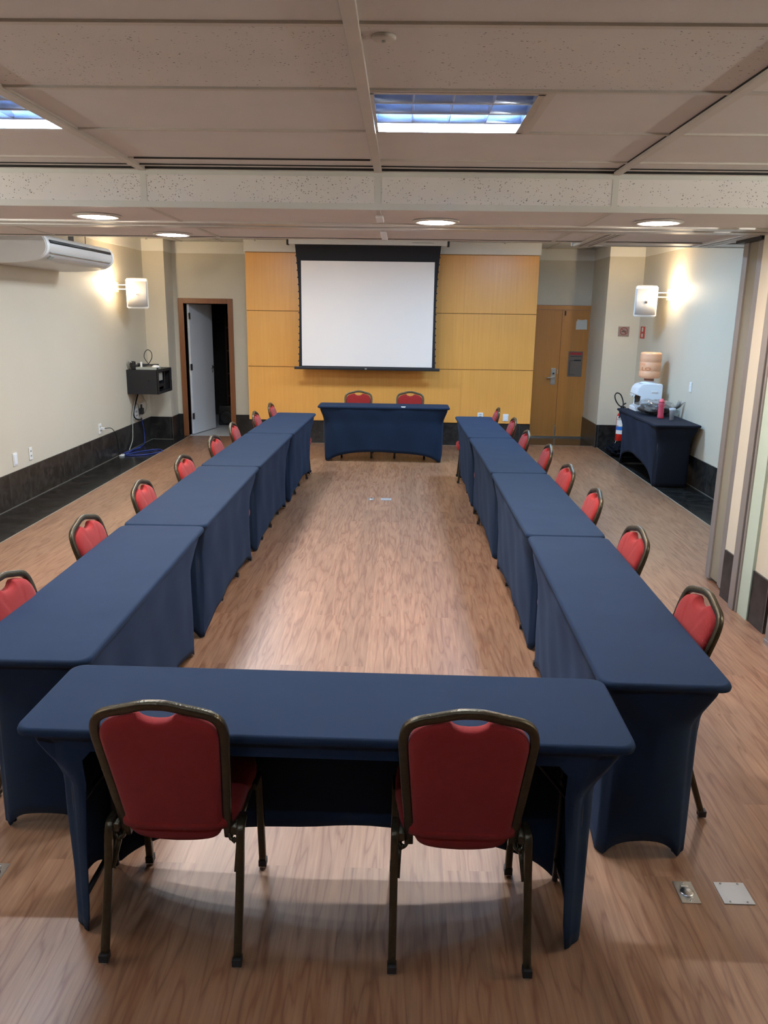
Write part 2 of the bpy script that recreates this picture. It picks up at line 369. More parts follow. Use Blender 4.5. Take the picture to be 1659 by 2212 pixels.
# granite skirting
HB = .35; s = .012
struct('baseboard_left', bx(XL, XL+s, 3.0, 12.1, 0, HB), GRANB)
struct('baseboard_right', bx(XR-s, XR, 5.5, 12.03, 0, HB), GRANB)
bm = B(); box(bm, XL, -3.575+s, 12.1-s, 12.1, 0, HB); box(bm, -3.575, -3.575+s, 12.1, YD1, 0, HB); box(bm, -3.575, DL0-.07, YD1-s, YD1, 0, HB); box(bm, DL1+.07, PX0, YD1-s, YD1, 0, HB)
struct('baseboard_back_left', bm, GRANX)
bm = B(); box(bm, 2.975-s, XR, 12.03-s, 12.03, 0, HB); box(bm, 2.975-s, 2.975, 12.03, YD2, 0, HB)
struct('baseboard_back_right', bm, GRANX)
struct('baseboard_back', bx(PX0, PX1, YB, YB+.02, 0, HB-.01), GRANX)
bm = B(); g = .0025
box(bm, XL+s, XL+s+.004, 3.0, 12.1, 0, .006); box(bm, XR-s-.004, XR-s, 5.5, 12.03, 0, .006); box(bm, 2.975-s-g, 2.975-s, 12.03-s-g, 12.03-s, 0, HB); box(bm, -3.575+s, -3.575+s+g, 12.1-s-g, 12.1-s, 0, HB)
box(bm, XL+s, -3.575+s, 12.1-s-.004, 12.1-s, 0, .006)
struct('trim_3', bm, mat('granite_grout', (.16, .145, .12), .8))

# ------------------------------------------------------------ timber panelling on the back wall
pan = thing('wood_panelling', 'amber veneered wood panelling covering the middle of the back wall behind the screen', 'wall panelling', (0, YB, 0))
del pan['category']; del pan['label']; pan['kind'] = 'structure'; pan.name = 'wall_back_panelling'
zs = [.345, 1.152, 1.966, BND-.008]; xs = [PX0, -1.27, -.195, .88, PX1]
obj('panel_backing', bx(PX0+.003, PX1-.003, -.006, .02, HB-.005, BND), AMBERJ, pan)
for i in range(4):
    for j in range(3):
        gx = .0005
        obj('panel', bx(xs[i]+gx, xs[i+1]-gx, -.020, -.004, zs[j]+.005, zs[j+1]-.005, bev=.0006), AMBER, pan)

# ------------------------------------------------------------ ceilings
XA = -.1517; YA = 2.2978
mains = [XA+1.25*i for i in range(-3, 4)]
YC = 4.45
rows = [YA+.625*j for j in range(-10, 4)]     # cross tees
bmP, bmN = B(), B()
fixt = {(0, 1), (-2, 1), (0, -3), (-2, -3), (1, -8), (-2, -8)}         # (main index, row index) half bays with a fixture at their left
front_f = [(XA+.018, YA+.625), (XA-1.875+.018, YA+.625), (XA+.018, YA-2.5), (XA-1.875+.018, YA-2.5)]
rng = random.Random(3)
allrows = [YA+.625*j for j in range(-10, 3)]
def covered(x0, x1, y0, y1):
    for fx, fy in front_f:
        if x0 < fx+.3 < x1 and y0 < fy+.3 < y1: return (fx, fy)
    return None
for i, x in enumerate([XL-.1]+mains+[XR+.1]):
    xs_ = [XL-.1]+mains+[XR+.1]
    if i == len(xs_)-1: break
    x0, x1 = xs_[i], xs_[i+1]
    if x1 <= XL or x0 >= XR: continue
    for j in range(-10, 4):
        y0 = YA+.625*j; y1 = y0+.625 if j < 3 else YC
        if y1 < Y0: continue
        if j == 3: y1 = YC
        tgt = bmP if j in (0, -2, -5, -7) else bmN
        c = covered(x0, x1, y0, y1); zz = CEIL_F+.006
        if c is None: box(tgt, x0+.002, x1-.002, y0+.002, y1-.002, zz, zz+.015)
        else:
            if c[0]-.02 > x0+.02: box(tgt, x0+.002, c[0]-.03, y0+.002, y1-.002, zz, zz+.015)
            if c[0]+.62 < x1-.02: box(tgt, c[0]+.62, x1-.002, y0+.002, y1-.002, zz, zz+.015)
struct('ceiling', bmN, TILE); struct('ceiling', bmP, TILEP)
struct('ceiling', bx(XL-.1, XR+.1, Y0-.1, YC, CEIL_F+.16, CEIL_F+.2), TEE)
bm = B()
for x in mains: box(bm, x-.020, x+.020, Y0, YC, CEIL_F-.012, CEIL_F+.012, bev=.002)
for j in range(-10, 4):
    y = YA+.625*j
    if y > Y0: box(bm, XL, XR, y-.011, y+.011, CEIL_F-.002, CEIL_F+.010)
for fx, fy in front_f:
    box(bm, fx+.59, fx+.632, fy, fy+.625, CEIL_F-.003, CEIL_F+.01)
    box(bm, fx-.004, fx+.004, fy, fy+.625, CEIL_F-.003, CEIL_F+.01) if False else None
box(bm, XL, XR, YC-.11, YC-.10, CEIL_F-.001, CEIL_F+.01)
box(bm, XL, XR, YC-.022, YC+.001, CEIL_F-.008, CEIL_F+.02)
struct('trim_4', bm, TEE)
bm = B()      # dark shadow gaps beside the tees, where tiles sit unevenly
box(bm, XA-1.2, XA-.03, YA+1.875-.012, YA+1.875-.0112, CEIL_F-.004, CEIL_F+.004)
box(bm, XL, XR, YC-.024, YC-.0225, CEIL_F-.006, CEIL_F+.01)
box(bm, XL, XR, YC-.1128, YC-.112, CEIL_F-.002, CEIL_F+.004)
for x in mains: box(bm, x-.0225, x-.0205, Y0, YC, CEIL_F, CEIL_F+.01)
for j in range(-10, 4): box(bm, XL, XR, YA+.625*j+.0112, YA+.625*j+.0135, CEIL_F+.001, CEIL_F+.0095)
struct('trim_5', bm, GAP)
# bulkhead face
struct('ceiling', bx(XL, XR, YC, YC+.05, SOFF+.01, CEIL_F+.2), TILEB)
bm = B()
box(bm, XL, XR, YC-.004, YC+.0, CEIL_F-.030, CEIL_F-.006); box(bm, XL, XR, YC-.006, YC+.0, SOFF-.002, SOFF+.028); box(bm, XL, XR, YC-.004, YC+.018, SOFF-.004, SOFF)
for x in mains: box(bm, x-.016, x+.016, YC-.003, YC, SOFF+.028, CEIL_F-.03)
struct('trim_6', bm, TEEG)
# soffit with the partition track
YT0, YT1, YE = 5.16, 5.46, 6.22
bm = B()
cuts = [XL]+[x for x in mains if XL < x < XR]+[XR]
for a, b_ in zip(cuts, cuts[1:]):
    box(bm, a+.002, b_-.002, YC+.01, YT0, SOFF+.004, SOFF+.02); box(bm, a+.002, b_-.002, YT1, YE, SOFF+.004, SOFF+.02)
box(bm, XL, XR, YE-.03, YE, SOFF, CEIL_R+.1)
box(bm, XL, XR, YC+.05, YE, SOFF+.15, SOFF+.17)
struct('ceiling', bm, m_tile('soffit_board', (.74, .71, .68), False))
bm = B()
for x in mains:
    if XL < x < XR: box(bm, x-.012, x+.012, YC+.01, YT0, SOFF-.001, SOFF+.008); box(bm, x-.012, x+.012, YT1, YE-.03, SOFF-.001, SOFF+.008)
box(bm, XL, XR, YE-.03, YE+.012, SOFF-.004, SOFF+.012)
struct('trim_7', bm, TEE)
bm = B()   # track: two flanges, a slot between
box(bm, XL, XR, YT0, YT0+.10, SOFF-.008, SOFF+.02, bev=.002); box(bm, XL, XR, YT0+.12, YT0+.16, SOFF-.004, SOFF+.02); box(bm, XL, XR, YT1-.12, YT1, SOFF-.010, SOFF+.02, bev=.002)
struct('trim_8', bm, TRACKM)
struct('trim_9', bx(XL, XR, YT0+.02, YT1-.02, SOFF+.012, SOFF+.05), mat('track_slot', (.05, .035, .025), .8))
bm = B(); box(bm, XA-.022, XA+.022, 4.72, 4.97, SOFF-.012, SOFF, bev=.003)
tag(obj('ceiling_clip', bm, PLASTW), 'white plastic clip on soffit seam, in front of the partition track', 'clip', 'white clips on the soffit seam')
bm = B(); box(bm, XA-.022, XA+.022, 5.6, 6.1, SOFF-.012, SOFF, bev=.003)
tag(obj('ceiling_clip', bm, PLASTW), 'white plastic clip on soffit seam, between track and projection screen', 'clip', 'white clips on the soffit seam')
# rear ceiling
rear_f = [(1.35, 9.2), (-2.1, 9.2), (1.35, 7.1), (-2.1, 7.1), (-.45, 9.2)]
bm = B(); rx = [XL]+[-3.4+.625*i for i in range(11)]+[XR]; ry = [YE]+[YE+.35+.625*i for i in range(11)]
for a, b_ in zip(rx, rx[1:]):
    for c, d in zip(ry, ry[1:]):
        if any(abs((a+b_)/2-fx-.3) < .31 and abs((c+d)/2-fy-.3) < .31 for fx, fy in rear_f) : continue
        box(bm, a+.002, b_-.002, c+.002, d-.002, CEIL_R+.004, CEIL_R+.02)
struct('ceiling', bm, TILE)
bm = B()
for x in rx[1:-1]: box(bm, x-.012, x+.012, YE, 13.1, CEIL_R-.002, CEIL_R+.008)
for y in ry[1:]: box(bm, XL, XR, y-.012, y+.012, CEIL_R-.002, CEIL_R+.008)
struct('trim_10', bm, TEE)
struct('ceiling', bx(XL-.1, XR+.1, YE-.1, 13.3, CEIL_R+.13, CEIL_R+.17), TEE)
# side bay of the soffit with two slot diffusers
bm = B(); box(bm, 1.46, 2.20, YE+.012, 6.5, SOFF, SOFF+.02); box(bm, 2.36, XR, YE+.012, 6.5, SOFF, SOFF+.02); box(bm, 1.30, XR, 6.5, 6.53, SOFF-.004, SOFF+.14)
struct('trim_11', bm, TRACKM)
def diffuser(x, y0, y1, label, m1):
    t = thing('slot_diffuser', label, 'air diffuser', (x, y0, SOFF), 0, 'slot diffusers in the soffit by the folding partition')
    L_ = y1-y0
    bm = B(); box(bm, -.075, -.045, 0, L_, -.010, .01); box(bm, .045, .075, 0, L_, -.010, .01); box(bm, -.045, .045, 0, .02, -.010, .01); box(bm, -.045, .045, L_-.02, L_, -.010, .01)
    obj('frame', bm, m1, t)
    for q in (-.022, .006): obj('blade', bx(q, q+.016, .02, L_-.02, -.012, .004), m1, t)
    obj('backing', bx(-.045, .045, .02, L_-.02, .001, .0035), GAP, t)
diffuser(1.385, 5.50, 6.49, 'beige slot diffuser in soffit above the double door side, left of the pair', TEE)
diffuser(2.275, 5.50, 6.40, 'white slot diffuser in soffit nearest the folding partition', PLASTW)

# ------------------------------------------------------------ lamps in the ceilings
def troffer(x, y, z, label, n_lit, power, group, size=.59, tint=COOL, opal=False):
    t = thing('ceiling_light', label, 'ceiling light', (x+size/2, y+.3125, z), 0, group)
    h = size/2; hy = .298; d = .085
    bm = B()
    box(bm, -h, h, -hy, hy, d, d+.01); box(bm, -h, -h+.008, -hy, hy, 0, d); box(bm, h-.008, h, -hy, hy, 0, d); box(bm, -h, h, -hy, -hy+.008, 0, d); box(bm, -h, h, hy-.008, hy, 0, d)
    obj('housing', bm, HOUS, t)
    bm = B(); q = .014
    box(bm, -h-.01, h+.01, -hy-.01, -hy+q, -.004, .001); box(bm, -h-.01, h+.01, hy-q, hy+.01, -.004, .001); box(bm, -h-.01, -h+q, -hy, hy, -.004, .001); box(bm, h-q, h+.01, -hy, hy, -.004, .001)
    obj('rim', bm, STEEL, t)
    if opal:
        obj('diffuser', bx(-h+.012, h-.012, -hy+.012, hy-.012, .006, .010), mat('opal_panel', (.9, .9, .9), .5, emit=tint, es=6.0), t)
        ld = bpy.data.lights.new('panel_light', 'AREA'); ld.shape = 'RECTANGLE'; ld.size = .54; ld.size_y = .54; ld.energy = power; ld.color = tint
        lo = bpy.data.objects.new('panel_light', ld); COL.objects.link(lo); lo.parent = t; lo.location = (0, 0, .003)
        return t
    ys = [-.222, -.074, .074, .222]
    for i, yy in enumerate(ys):
        lit = i >= 4-n_lit
        bm = B(); tube(bm, [(-h+.02, yy, .052), (h-.02, yy, .052)], .012, 10)
        obj('tube', bm, EM_TUBE if lit else TUBEOFF, t, smooth=True)
        if lit:
            ld = bpy.data.lights.new('tube_light', 'AREA'); ld.shape = 'RECTANGLE'; ld.size = 2*h-.08; ld.size_y = .024; ld.energy = power; ld.color = tint
            lo = bpy.data.objects.new('tube_light', ld); COL.objects.link(lo); lo.parent = t; lo.location = (0, yy, .038)
    # parabolic louvre blades: long blades between tubes, curved cross blades
    for yy in (-.148, 0, .148):
        bm = B(); tube(bm, [(-h+.008, yy, .018), (h-.008, yy, .018)], 0, rect=(.014, .036), up=(0, 0, 1)); obj('louvre_blade', bm, LOUV, t)
    for k in range(5):
        xx = -h+.008+(2*h-.016)*k/4
        for a, b_ in zip((-hy+.008, -.148, 0, .148), (-.148, 0, .148, hy-.008)):
            pass
        bm = B()
        pts = [(-hy+.01)+(2*hy-.02)*i/24 for i in range(25)]
        for p0, p1 in zip(pts, pts[1:]):
            ph = lambda yv: .012+.022*abs(math.sin((yv/.148)*PI))
            vs = [bm.verts.new(c) for c in ((xx-.001, p0, .002), (xx-.001, p1, .002), (xx-.006, p1, ph(p1)), (xx-.006, p0, ph(p0)), (xx+.001, p0, .002), (xx+.001, p1, .002), (xx+.006, p1, ph(p1)), (xx+.006, p0, ph(p0)))]
            for q4 in ((0, 1, 2, 3), (4, 7, 6, 5), (3, 2, 6, 7), (0, 4, 5, 1)): bm.faces.new([vs[i] for i in q4])
        obj('louvre_blade', bm, LOUV, t)
    return t
GF = 'square louvre lights in the front ceiling'
troffer(*front_f[0], CEIL_F, 'square louvred fluorescent light with one lit tube, near the middle of the front ceiling', 1, P_FRONT, GF)
troffer(*front_f[1], CEIL_F, 'square louvred fluorescent light cut off by the left edge of the photo', 1, P_FRONT, GF)
troffer(*front_f[2], CEIL_F, 'square louvred fluorescent light overhead behind the viewer, right', 1, P_FRONT*.10, GF)
troffer(*front_f[3], CEIL_F, 'square louvred fluorescent light overhead behind the viewer, left', 1, P_FRONT*.30, GF)
RW = [1.55, .90, .80, .75, .25]
for i, (fx, fy) in enumerate(rear_f):  # fixtures out of view; opal faces chosen so light reaches the back wall
    troffer(fx, fy, CEIL_R, 'square opal light panel in the rear ceiling hidden above the soffit', 1, P_REAR*RW[i], 'opal panels in the rear ceiling', opal=True, tint=(BLUER if i in (0, 2) else COOL))
def downlight(x, y, label):
    t = thing('downlight', label, 'downlight', (x, y, SOFF), 0, 'round downlights in the soffit')
    bm = B(); lathe(bm, [(.098, .002), (.138, .002), (.140, -.003), (.130, -.009), (.108, -.010), (.098, .002)], 36); obj('ring', bm, TRACKM, t, smooth=True)
    bm = B(); lathe(bm, [(0.0001, -.016), (.05, -.0145), (.09, -.009), (.102, -.004), (.100, .000)], 32); obj('lens', bm, EM_DOWN, t, smooth=True)
downlight(-1.83, 4.90, 'round lit downlight in front of the partition track, leftmost, above the left table row')
downlight(.18, 4.98, 'round lit downlight in front of the partition track, middle one, before the screen')
downlight(1.47, 4.88, 'round lit downlight in front of the partition track, rightmost')
downlight(-1.69, 5.98, 'round lit downlight behind the track at soffit edge, above the open door')
t = thing('smoke_detector', 'round flat smoke detector on a front ceiling tile, above the lit louvre light', 'smoke detector', (-.07, 2.40, CEIL_F+.006))
bm = B(); lathe(bm, [(.033, 0), (.034, -.006), (.028, -.011), (.0001, -.012)], 28); obj('body', bm, TEE, t, smooth=True)
bm = B(); lathe(bm, [(.006, -.0115), (.006, -.016), (.0001, -.017)], 12); obj('sensor', bm, GREYP, t)
def sprinkler(x, y, z, label):
    t = thing('sprinkler', label, 'sprinkler', (x, y, z), 0, 'ceiling sprinklers')
    bm = B(); lathe(bm, [(.018, 0), (.018, -.004), (.008, -.006), (.008, -.03), (.012, -.032), (.004, -.045), (.0001, -.046)], 12); obj('nozzle', bm, STEEL, t)
    bm = B(); lathe(bm, [(.016, -.050), (.016, -.047), (.0001, -.046)], 12); obj('deflector', bm, BRONZE, t)
sprinkler(-3.66, 11.6, CEIL_R, 'small sprinkler head hanging in the far left corner of the room')
sprinkler(1.39, 11.6, CEIL_R, 'small sprinkler head in front of the panelling, right of the screen')
sprinkler(-2.12, 11.6, CEIL_R, 'small sprinkler head in front of the panelling, left of the screen')

# ------------------------------------------------------------ doors
d1 = bpy.data.objects.new('door_1', None); COL.objects.link(d1); d1.location = (0, YD1, 0); d1['kind'] = 'structure'
bm = B()
fw = .078
box(bm, DL0-fw, DL0, -.025, .13, 0, DLH+fw, bev=.003); box(bm, DL1, DL1+fw, -.025, .13, 0, DLH+fw, bev=.003); box(bm, DL0, DL1, -.025, .13, DLH, DLH+fw, bev=.003)
obj('door_frame', bm, FRAMEW, d1)
ang = math.radians(77)
leaf = obj('door_leaf', bx(0, .80*.98, -.035, 0, .012, DLH-.006, bev=.002), LEAFW, d1, loc=(DL0+.02, .10, 0), rotz=ang)
bm = B(); lathe(bm, [(.022, 0), (.022, .008), (.008, .010), (.008, .045), (.0001, .045)], 14); orient(bm, bm.verts, Matrix.Translation((.725, -.035, 1.05)) @ Matrix.Rotation(PI/2, 4, 'X'))
tube(bm, [(.725, -.078, 1.05), (.62, -.080, 1.05)], .008, 8)
lathe_v = B(); lathe(lathe_v, [(.020, 0), (.020, .006), (.0001, .007)], 14); orient(lathe_v, lathe_v.verts, Matrix.Translation((.725, -.035, .97)) @ Matrix.Rotation(PI/2, 4, 'X'))
obj('handle', bm, STEEL, leaf); obj('lock_rose', lathe_v, STEEL, leaf)
for z in (.25, 1.03, 1.82): obj('hinge', bx(-.014, .035, -.040, -.030, z, z+.10), STEEL, leaf)
# store room behind the open door
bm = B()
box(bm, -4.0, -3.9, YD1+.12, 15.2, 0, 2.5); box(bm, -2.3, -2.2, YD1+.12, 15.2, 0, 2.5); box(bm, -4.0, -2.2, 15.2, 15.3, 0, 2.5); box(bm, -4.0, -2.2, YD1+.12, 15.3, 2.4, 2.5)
struct('wall_store', bm, UNLITW)  # wall colour carries the darkness of the unlit room
bm = B(); box(bm, -3.9, -2.3, YD1, 15.2, -.05, .002)
o = struct('floor', bm, mat('store_floor_tile', (.52, .53, .54), .3)); o['label'] = 'pale tiled floor of the store room'
t = thing('floor_speaker', 'dark box with a round cone on the floor inside the dark open doorway', 'speaker', (-3.09, 13.75, .002))
obj('cabinet', bx(-.13, .13, -.02, .25, 0, .34, bev=.01), BLACKM, t)
bm = B(); lathe(bm, [(.115, 0), (.118, .02), (.10, .03), (.05, .01), (.0001, .02)], 24); orient(bm, bm.verts, Matrix.Translation((.0, -.02, .14)) @ Matrix.Rotation(PI/2, 4, 'X')); obj('cone', bm, DARKF, t, smooth=True)
bm = B(); lathe(bm, [(.022, 0.012), (.0001, .03)], 16); orient(bm, bm.verts, Matrix.Translation((.0, -.02, .14)) @ Matrix.Rotation(PI/2, 4, 'X')); obj('cone_cap', bm, STEEL, t, smooth=True)
t = thing('shelf_unit', 'dark brown shelving barely visible in the dark store room', 'shelves', (-2.75, 14.2, .002))
bm = B(); box(bm, -.42, -.39, 0, .4, 0, 1.9); box(bm, .39, .42, 0, .4, 0, 1.9); obj('side_panel', bm, mat('dark_brown_shelf', (.045, .022, .015), .7), t)
for z in (.45, .85, 1.25, 1.65): obj('shelf', bx(-.39, .39, 0, .4, z, z+.03), mat('dark_shelf', (.045, .022, .015), .7), t)
d2 = bpy.data.objects.new('door_2', None); COL.objects.link(d2); d2.location = (0, YD2, 0); d2['kind'] = 'structure'
bm = B(); box(bm, DR0-.06, DR1, -.03, .10, DRH, DRH+.065, bev=.003); box(bm, DR0-.06, DR0, -.03, .10, 0, DRH)
obj('door_frame', bm, DOORW, d2)
xm = 2.53
lf = obj('door_leaf', bx(DR0, xm-.002, .0, .04, .02, DRH-.004, bev=.002), DOORW, d2); rf = obj('door_leaf', bx(xm+.002, DR1-.002, .0, .04, .02, DRH-.004, bev=.002), DOORW, d2)
obj('threshold', bx(DR0, DR1, -.02, .03, 0, .018), STEEL, d2)
obj('handle_plate', bx(xm-.125, xm-.05, -.012, 0, .865, 1.13, bev=.004), STEEL, lf)
bm = B(); tube(bm, spline([(xm-.075, -.01, .985), (xm-.075, -.045, .985), (xm-.11, -.055, .983), (xm-.20, -.052, .975)], 4), .010, 8); obj('lever', bm, STEEL, lf)
bm = B(); lathe(bm, [(.014, 0), (.014, .012), (.0001, .013)], 12); orient(bm, bm.verts, Matrix.Translation((xm-.085, -.012, 1.045)) @ Matrix.Rotation(PI/2, 4, 'X')); obj('keyhole', bm, DARKF, lf)
obj('strike_plate', bx(xm-.028, xm-.012, -.004, 0, 1.04, 1.11), STEEL, lf)
obj('bolt', bx(xm-.010, xm+.010, -.012, 0, .02, .20, bev=.002), STEEL, lf); obj('bolt', bx(xm+.035, xm+.055, -.018, 0, DRH-.09, DRH-.02), DARKF, rf)
bm = B(); v = [(2.757, 1.745), (2.935, 1.748), (2.928, 1.895), (2.905, 1.902), (2.86, 1.893), (2.80, 1.897), (2.775, 1.905), (2.772, 1.88), (2.758, 1.868)]
F1 = bm.faces.new([bm.verts.new((x, YD2-.004, z)) for x, z in v]); ex = bmesh.ops.extrude_face_region(bm, geom=[F1]); bmesh.ops.translate(bm, vec=(0, .003, 0), verts=[q for q in ex['geom'] if isinstance(q, bmesh.types.BMVert)])
tag(obj('paper_notice', bm, PAPER), 'small torn beige paper taped high on the double door', 'paper')
t = thing('door_poster', 'grey glossy poster with a red header on the right leaf of the double door', 'poster', (2.785, YD2, 1.20))
obj('sheet', bx(-.115, .115, -.006, -.001, -.20, .20), mat('smoked_acrylic', (.16, .125, .10), .12, coat=.6), t)
obj('header', bx(-.090, .100, -.008, -.006, .145, .185), mat('poster_red', (.42, .035, .03), .4), t, )
bm = B()
for x0, z0, x1, z1 in ((-.085, .12, .10, .125), (-.09, .05, -.02, .053), (-.02, .05, .09, .068), (-.085, -.17, .0, -.167), (-.09, -.167, -.087, .05)):
    box(bm, min(x0, x1), max(x0, x1)+.002, -.0075, -.006, min(z0, z1), max(z0, z1)+.002)
obj('line_drawing', bm, DARKF, t)

# ------------------------------------------------------------ projection screen
t = thing('projection_screen', 'large white projection screen with black borders, pulled down before the amber panelling', 'projection screen', (-.53, 11.68, 0))
obj('casing', bx(-1.125, 1.125, -.045, .06, 2.885, 2.962, bev=.006), PLASTW, t)
for sx in (-1, 1): obj('end_cap', bx(min(sx*1.125, sx*1.15), max(sx*1.125, sx*1.15), -.05, .065, 2.875, 2.96), DARKF, t)
obj('casing_label', bx(.62, .93, -.047, -.045, 2.915, 2.922), GREYP, t)
def screen_half(z):   # concave edges of the tensioned fabric
    q = (z-1.17)/(2.88-1.17)
    return .985+.040*((2*q-1)**2)*(1 if q > .5 else .35)+.028*max(0, q-.6)
bm = B(); N = 28; A_, C_ = [], []
for i in range(N+1):
    z = 1.17+(2.885-1.17)*i/N; hh = screen_half(z)
    A_.append((bm.verts.new((-hh, 0, z)), bm.verts.new((hh, 0, z)), bm.verts.new((-hh, .004, z)), bm.verts.new((hh, .004, z))))
for a, b_ in zip(A_, A_[1:]):
    bm.faces.new((a[0], a[1], b_[1], b_[0])); bm.faces.new((a[3], a[2], b_[2], b_[3])); bm.faces.new((a[2], a[0], b_[0], b_[2])); bm.faces.new((a[1], a[3], b_[3], b_[1]))
fab = obj('black_border', bm, SCREENB, t)
obj('white_surface', bx(-.952, .952, -.003, -.0005, 1.192, 2.665), SCREENW, t)
for sx in (-1, 1):
    for i in range(16):
        z = 1.25+i*.098; hh = screen_half(z)*sx
        obj('tension_tab', bx(min(hh, hh+sx*.011), max(hh, hh+sx*.011), -.004, .004, z, z+.018), DARKF, fab)
obj('bottom_bar', bx(-1.065, 1.065, -.025, .025, 1.140, 1.180, bev=.008), BLACKM, t)
bm = B(); box(bm, -.03, .0, -.030, -.024, 1.147, 1.168, bev=.004); obj('pull_tab', bm, STEEL, t)

# ------------------------------------------------------------ air conditioner
t = thing('air_conditioner', 'white ceiling mounted air conditioner with black outlet slot, high on the left wall', 'air conditioner', (XL, 7.45, 0))
ol = [(.02, 2.62), (.50, 2.62), (.585, 2.600), (.622, 2.55), (.630, 2.50), (.612, 2.45), (.56, 2.405), (.46, 2.375), (.20, 2.355), (.02, 2.355)]
ols = spline([(x, 0, z) for x, z in ol[1:9]], 4); prof = [(.02, 2.62)]+[(p.x, p.z) for p in ols]+[(.02, 2.355)]
def extr(bm, prof, y0, y1, sc_=1.0):
    cx = .3; cz = 2.49
    A_ = [bm.verts.new((cx+(x-cx)*sc_, y0, cz+(z-cz)*sc_)) for x, z in prof]; C_ = [bm.verts.new((cx+(x-cx)*sc_, y1, cz+(z-cz)*sc_)) for x, z in prof]
    n = len(prof)
    for i in range(n): fc = bm.faces.new((A_[i], A_[(i+1) % n], C_[(i+1) % n], C_[i]))
    bm.faces.new(A_[::-1]); bm.faces.new(C_)
bm = B(); extr(bm, prof, .06, 1.66); obj('body', bm, mat('ac_grey_white', (.58, .555, .53), .35), t)
bm = B(); extr(bm, prof, .012, .06, 1.012); extr(bm, prof, 0, .012, .985)
bevel = obj('end_panel', bm, PLASTW, t)
bm = B(); extr(bm, prof, 1.66, 1.71, 1.012); obj('end_panel', bm, PLASTW, t)
bm = B(); tube(bm, [(.615, .09, 2.550), (.615, 1.63, 2.550)], 0, rect=(.034, .03), up=(0, 0, 1)); obj('air_outlet', bm, DARKF, t)
bm = B(); tube(bm, [(.624, .09, 2.452), (.624, 1.63, 2.452)], 0, rect=(.006, .008), up=(0, 0, 1)); obj('flap_line', bm, GREYP, t)
bm = B(); box(bm, .555, .60, .14, .22, 2.405, 2.418); orient(bm, bm.verts, Matrix.Translation((.585, 0, 2.41)) @ Matrix.Rotation(-.75, 4, 'Y') @ Matrix.Translation((-.578, 0, -2.41))); obj('badge', bm, GREYP, t)
for y in (.35, 1.30): obj('hanger', bx(.30, .36, y, y+.006, 2.61, CEIL_R), ALU, t)
tag(obj('hanging_cord', (lambda b_: (tube(b_, [(XL+.25, 9.35, CEIL_R), (XL+.25, 9.35, 2.60)], .004, 6), b_)[1])(B()), DARKF), 'thin dark cord hanging from the ceiling behind the air conditioner', 'cord')

# ------------------------------------------------------------ wall sconces and loudspeakers
def sconce(x, y, z, sx, label, power=9, tint=WARM, gm=None):
    t = thing('wall_sconce', label, 'wall lamp', (x, y, z), 0, 'bowl wall lamps')
    bm = B(); seg = 18
    rings = []
    for i in range(9):
        a = i/8*PI/2; rd = .145*math.sin(a)+.004; zz = -.16*math.cos(a)+.06
        rings.append([bm.verts.new((sx*rd*.75*math.sin(PI*j/seg), -rd*math.cos(PI*j/seg), zz)) for j in range(seg+1)])
    for a, b_ in zip(rings, rings[1:]):
        for j in range(seg): fc = bm.faces.new((a[j], a[j+1], b_[j+1], b_[j])); fc.smooth = True
    sh = obj('glass_bowl', bm, gm or EM_SC, t, norm=True)
    so = sh.modifiers.new('s', 'SOLIDIFY'); so.thickness = .004
    obj('wall_plate', bx(min(0, sx*.01), max(0, sx*.01), -.05, .05, -.06, .06, bev=.002), STEEL, t)
    ld = bpy.data.lights.new('sconce_lamp', 'POINT'); ld.energy = power; ld.color = tint; ld.shadow_soft_size = .03
    lo = bpy.data.objects.new('sconce_lamp', ld); COL.objects.link(lo); lo.parent = t; lo.location = (sx*.07, 0, .05)
    obj('finial', (lambda b_: (lathe(b_, [(.008, -.115), (.006, -.10)], 8, (sx*.02, 0, 0)), b_)[1])(B()), STEEL, t)
sconce(XL, 10.62, 2.24, 1, 'glowing half bowl wall lamp on the left wall beside a loudspeaker')
for yy, tx in ((2.3, 'near the bulkhead'),):  # added lamps out of view, to brighten the front ceiling and bulkhead
    sconce(XL, yy, 2.2, 1, 'added unseen bowl lamp on the left wall brightening the ceiling, '+tx, 85, (1, .99, .97), EM_SC_ADDED); sconce(XR, yy, 2.2, -1, 'added unseen bowl lamp on the right wall brightening the ceiling, '+tx, 85, (1, .99, .97), EM_SC_ADDED)
sconce(XR, 10.50, 2.24, -1, 'glowing half bowl wall lamp on the right wall above the water dispenser side')
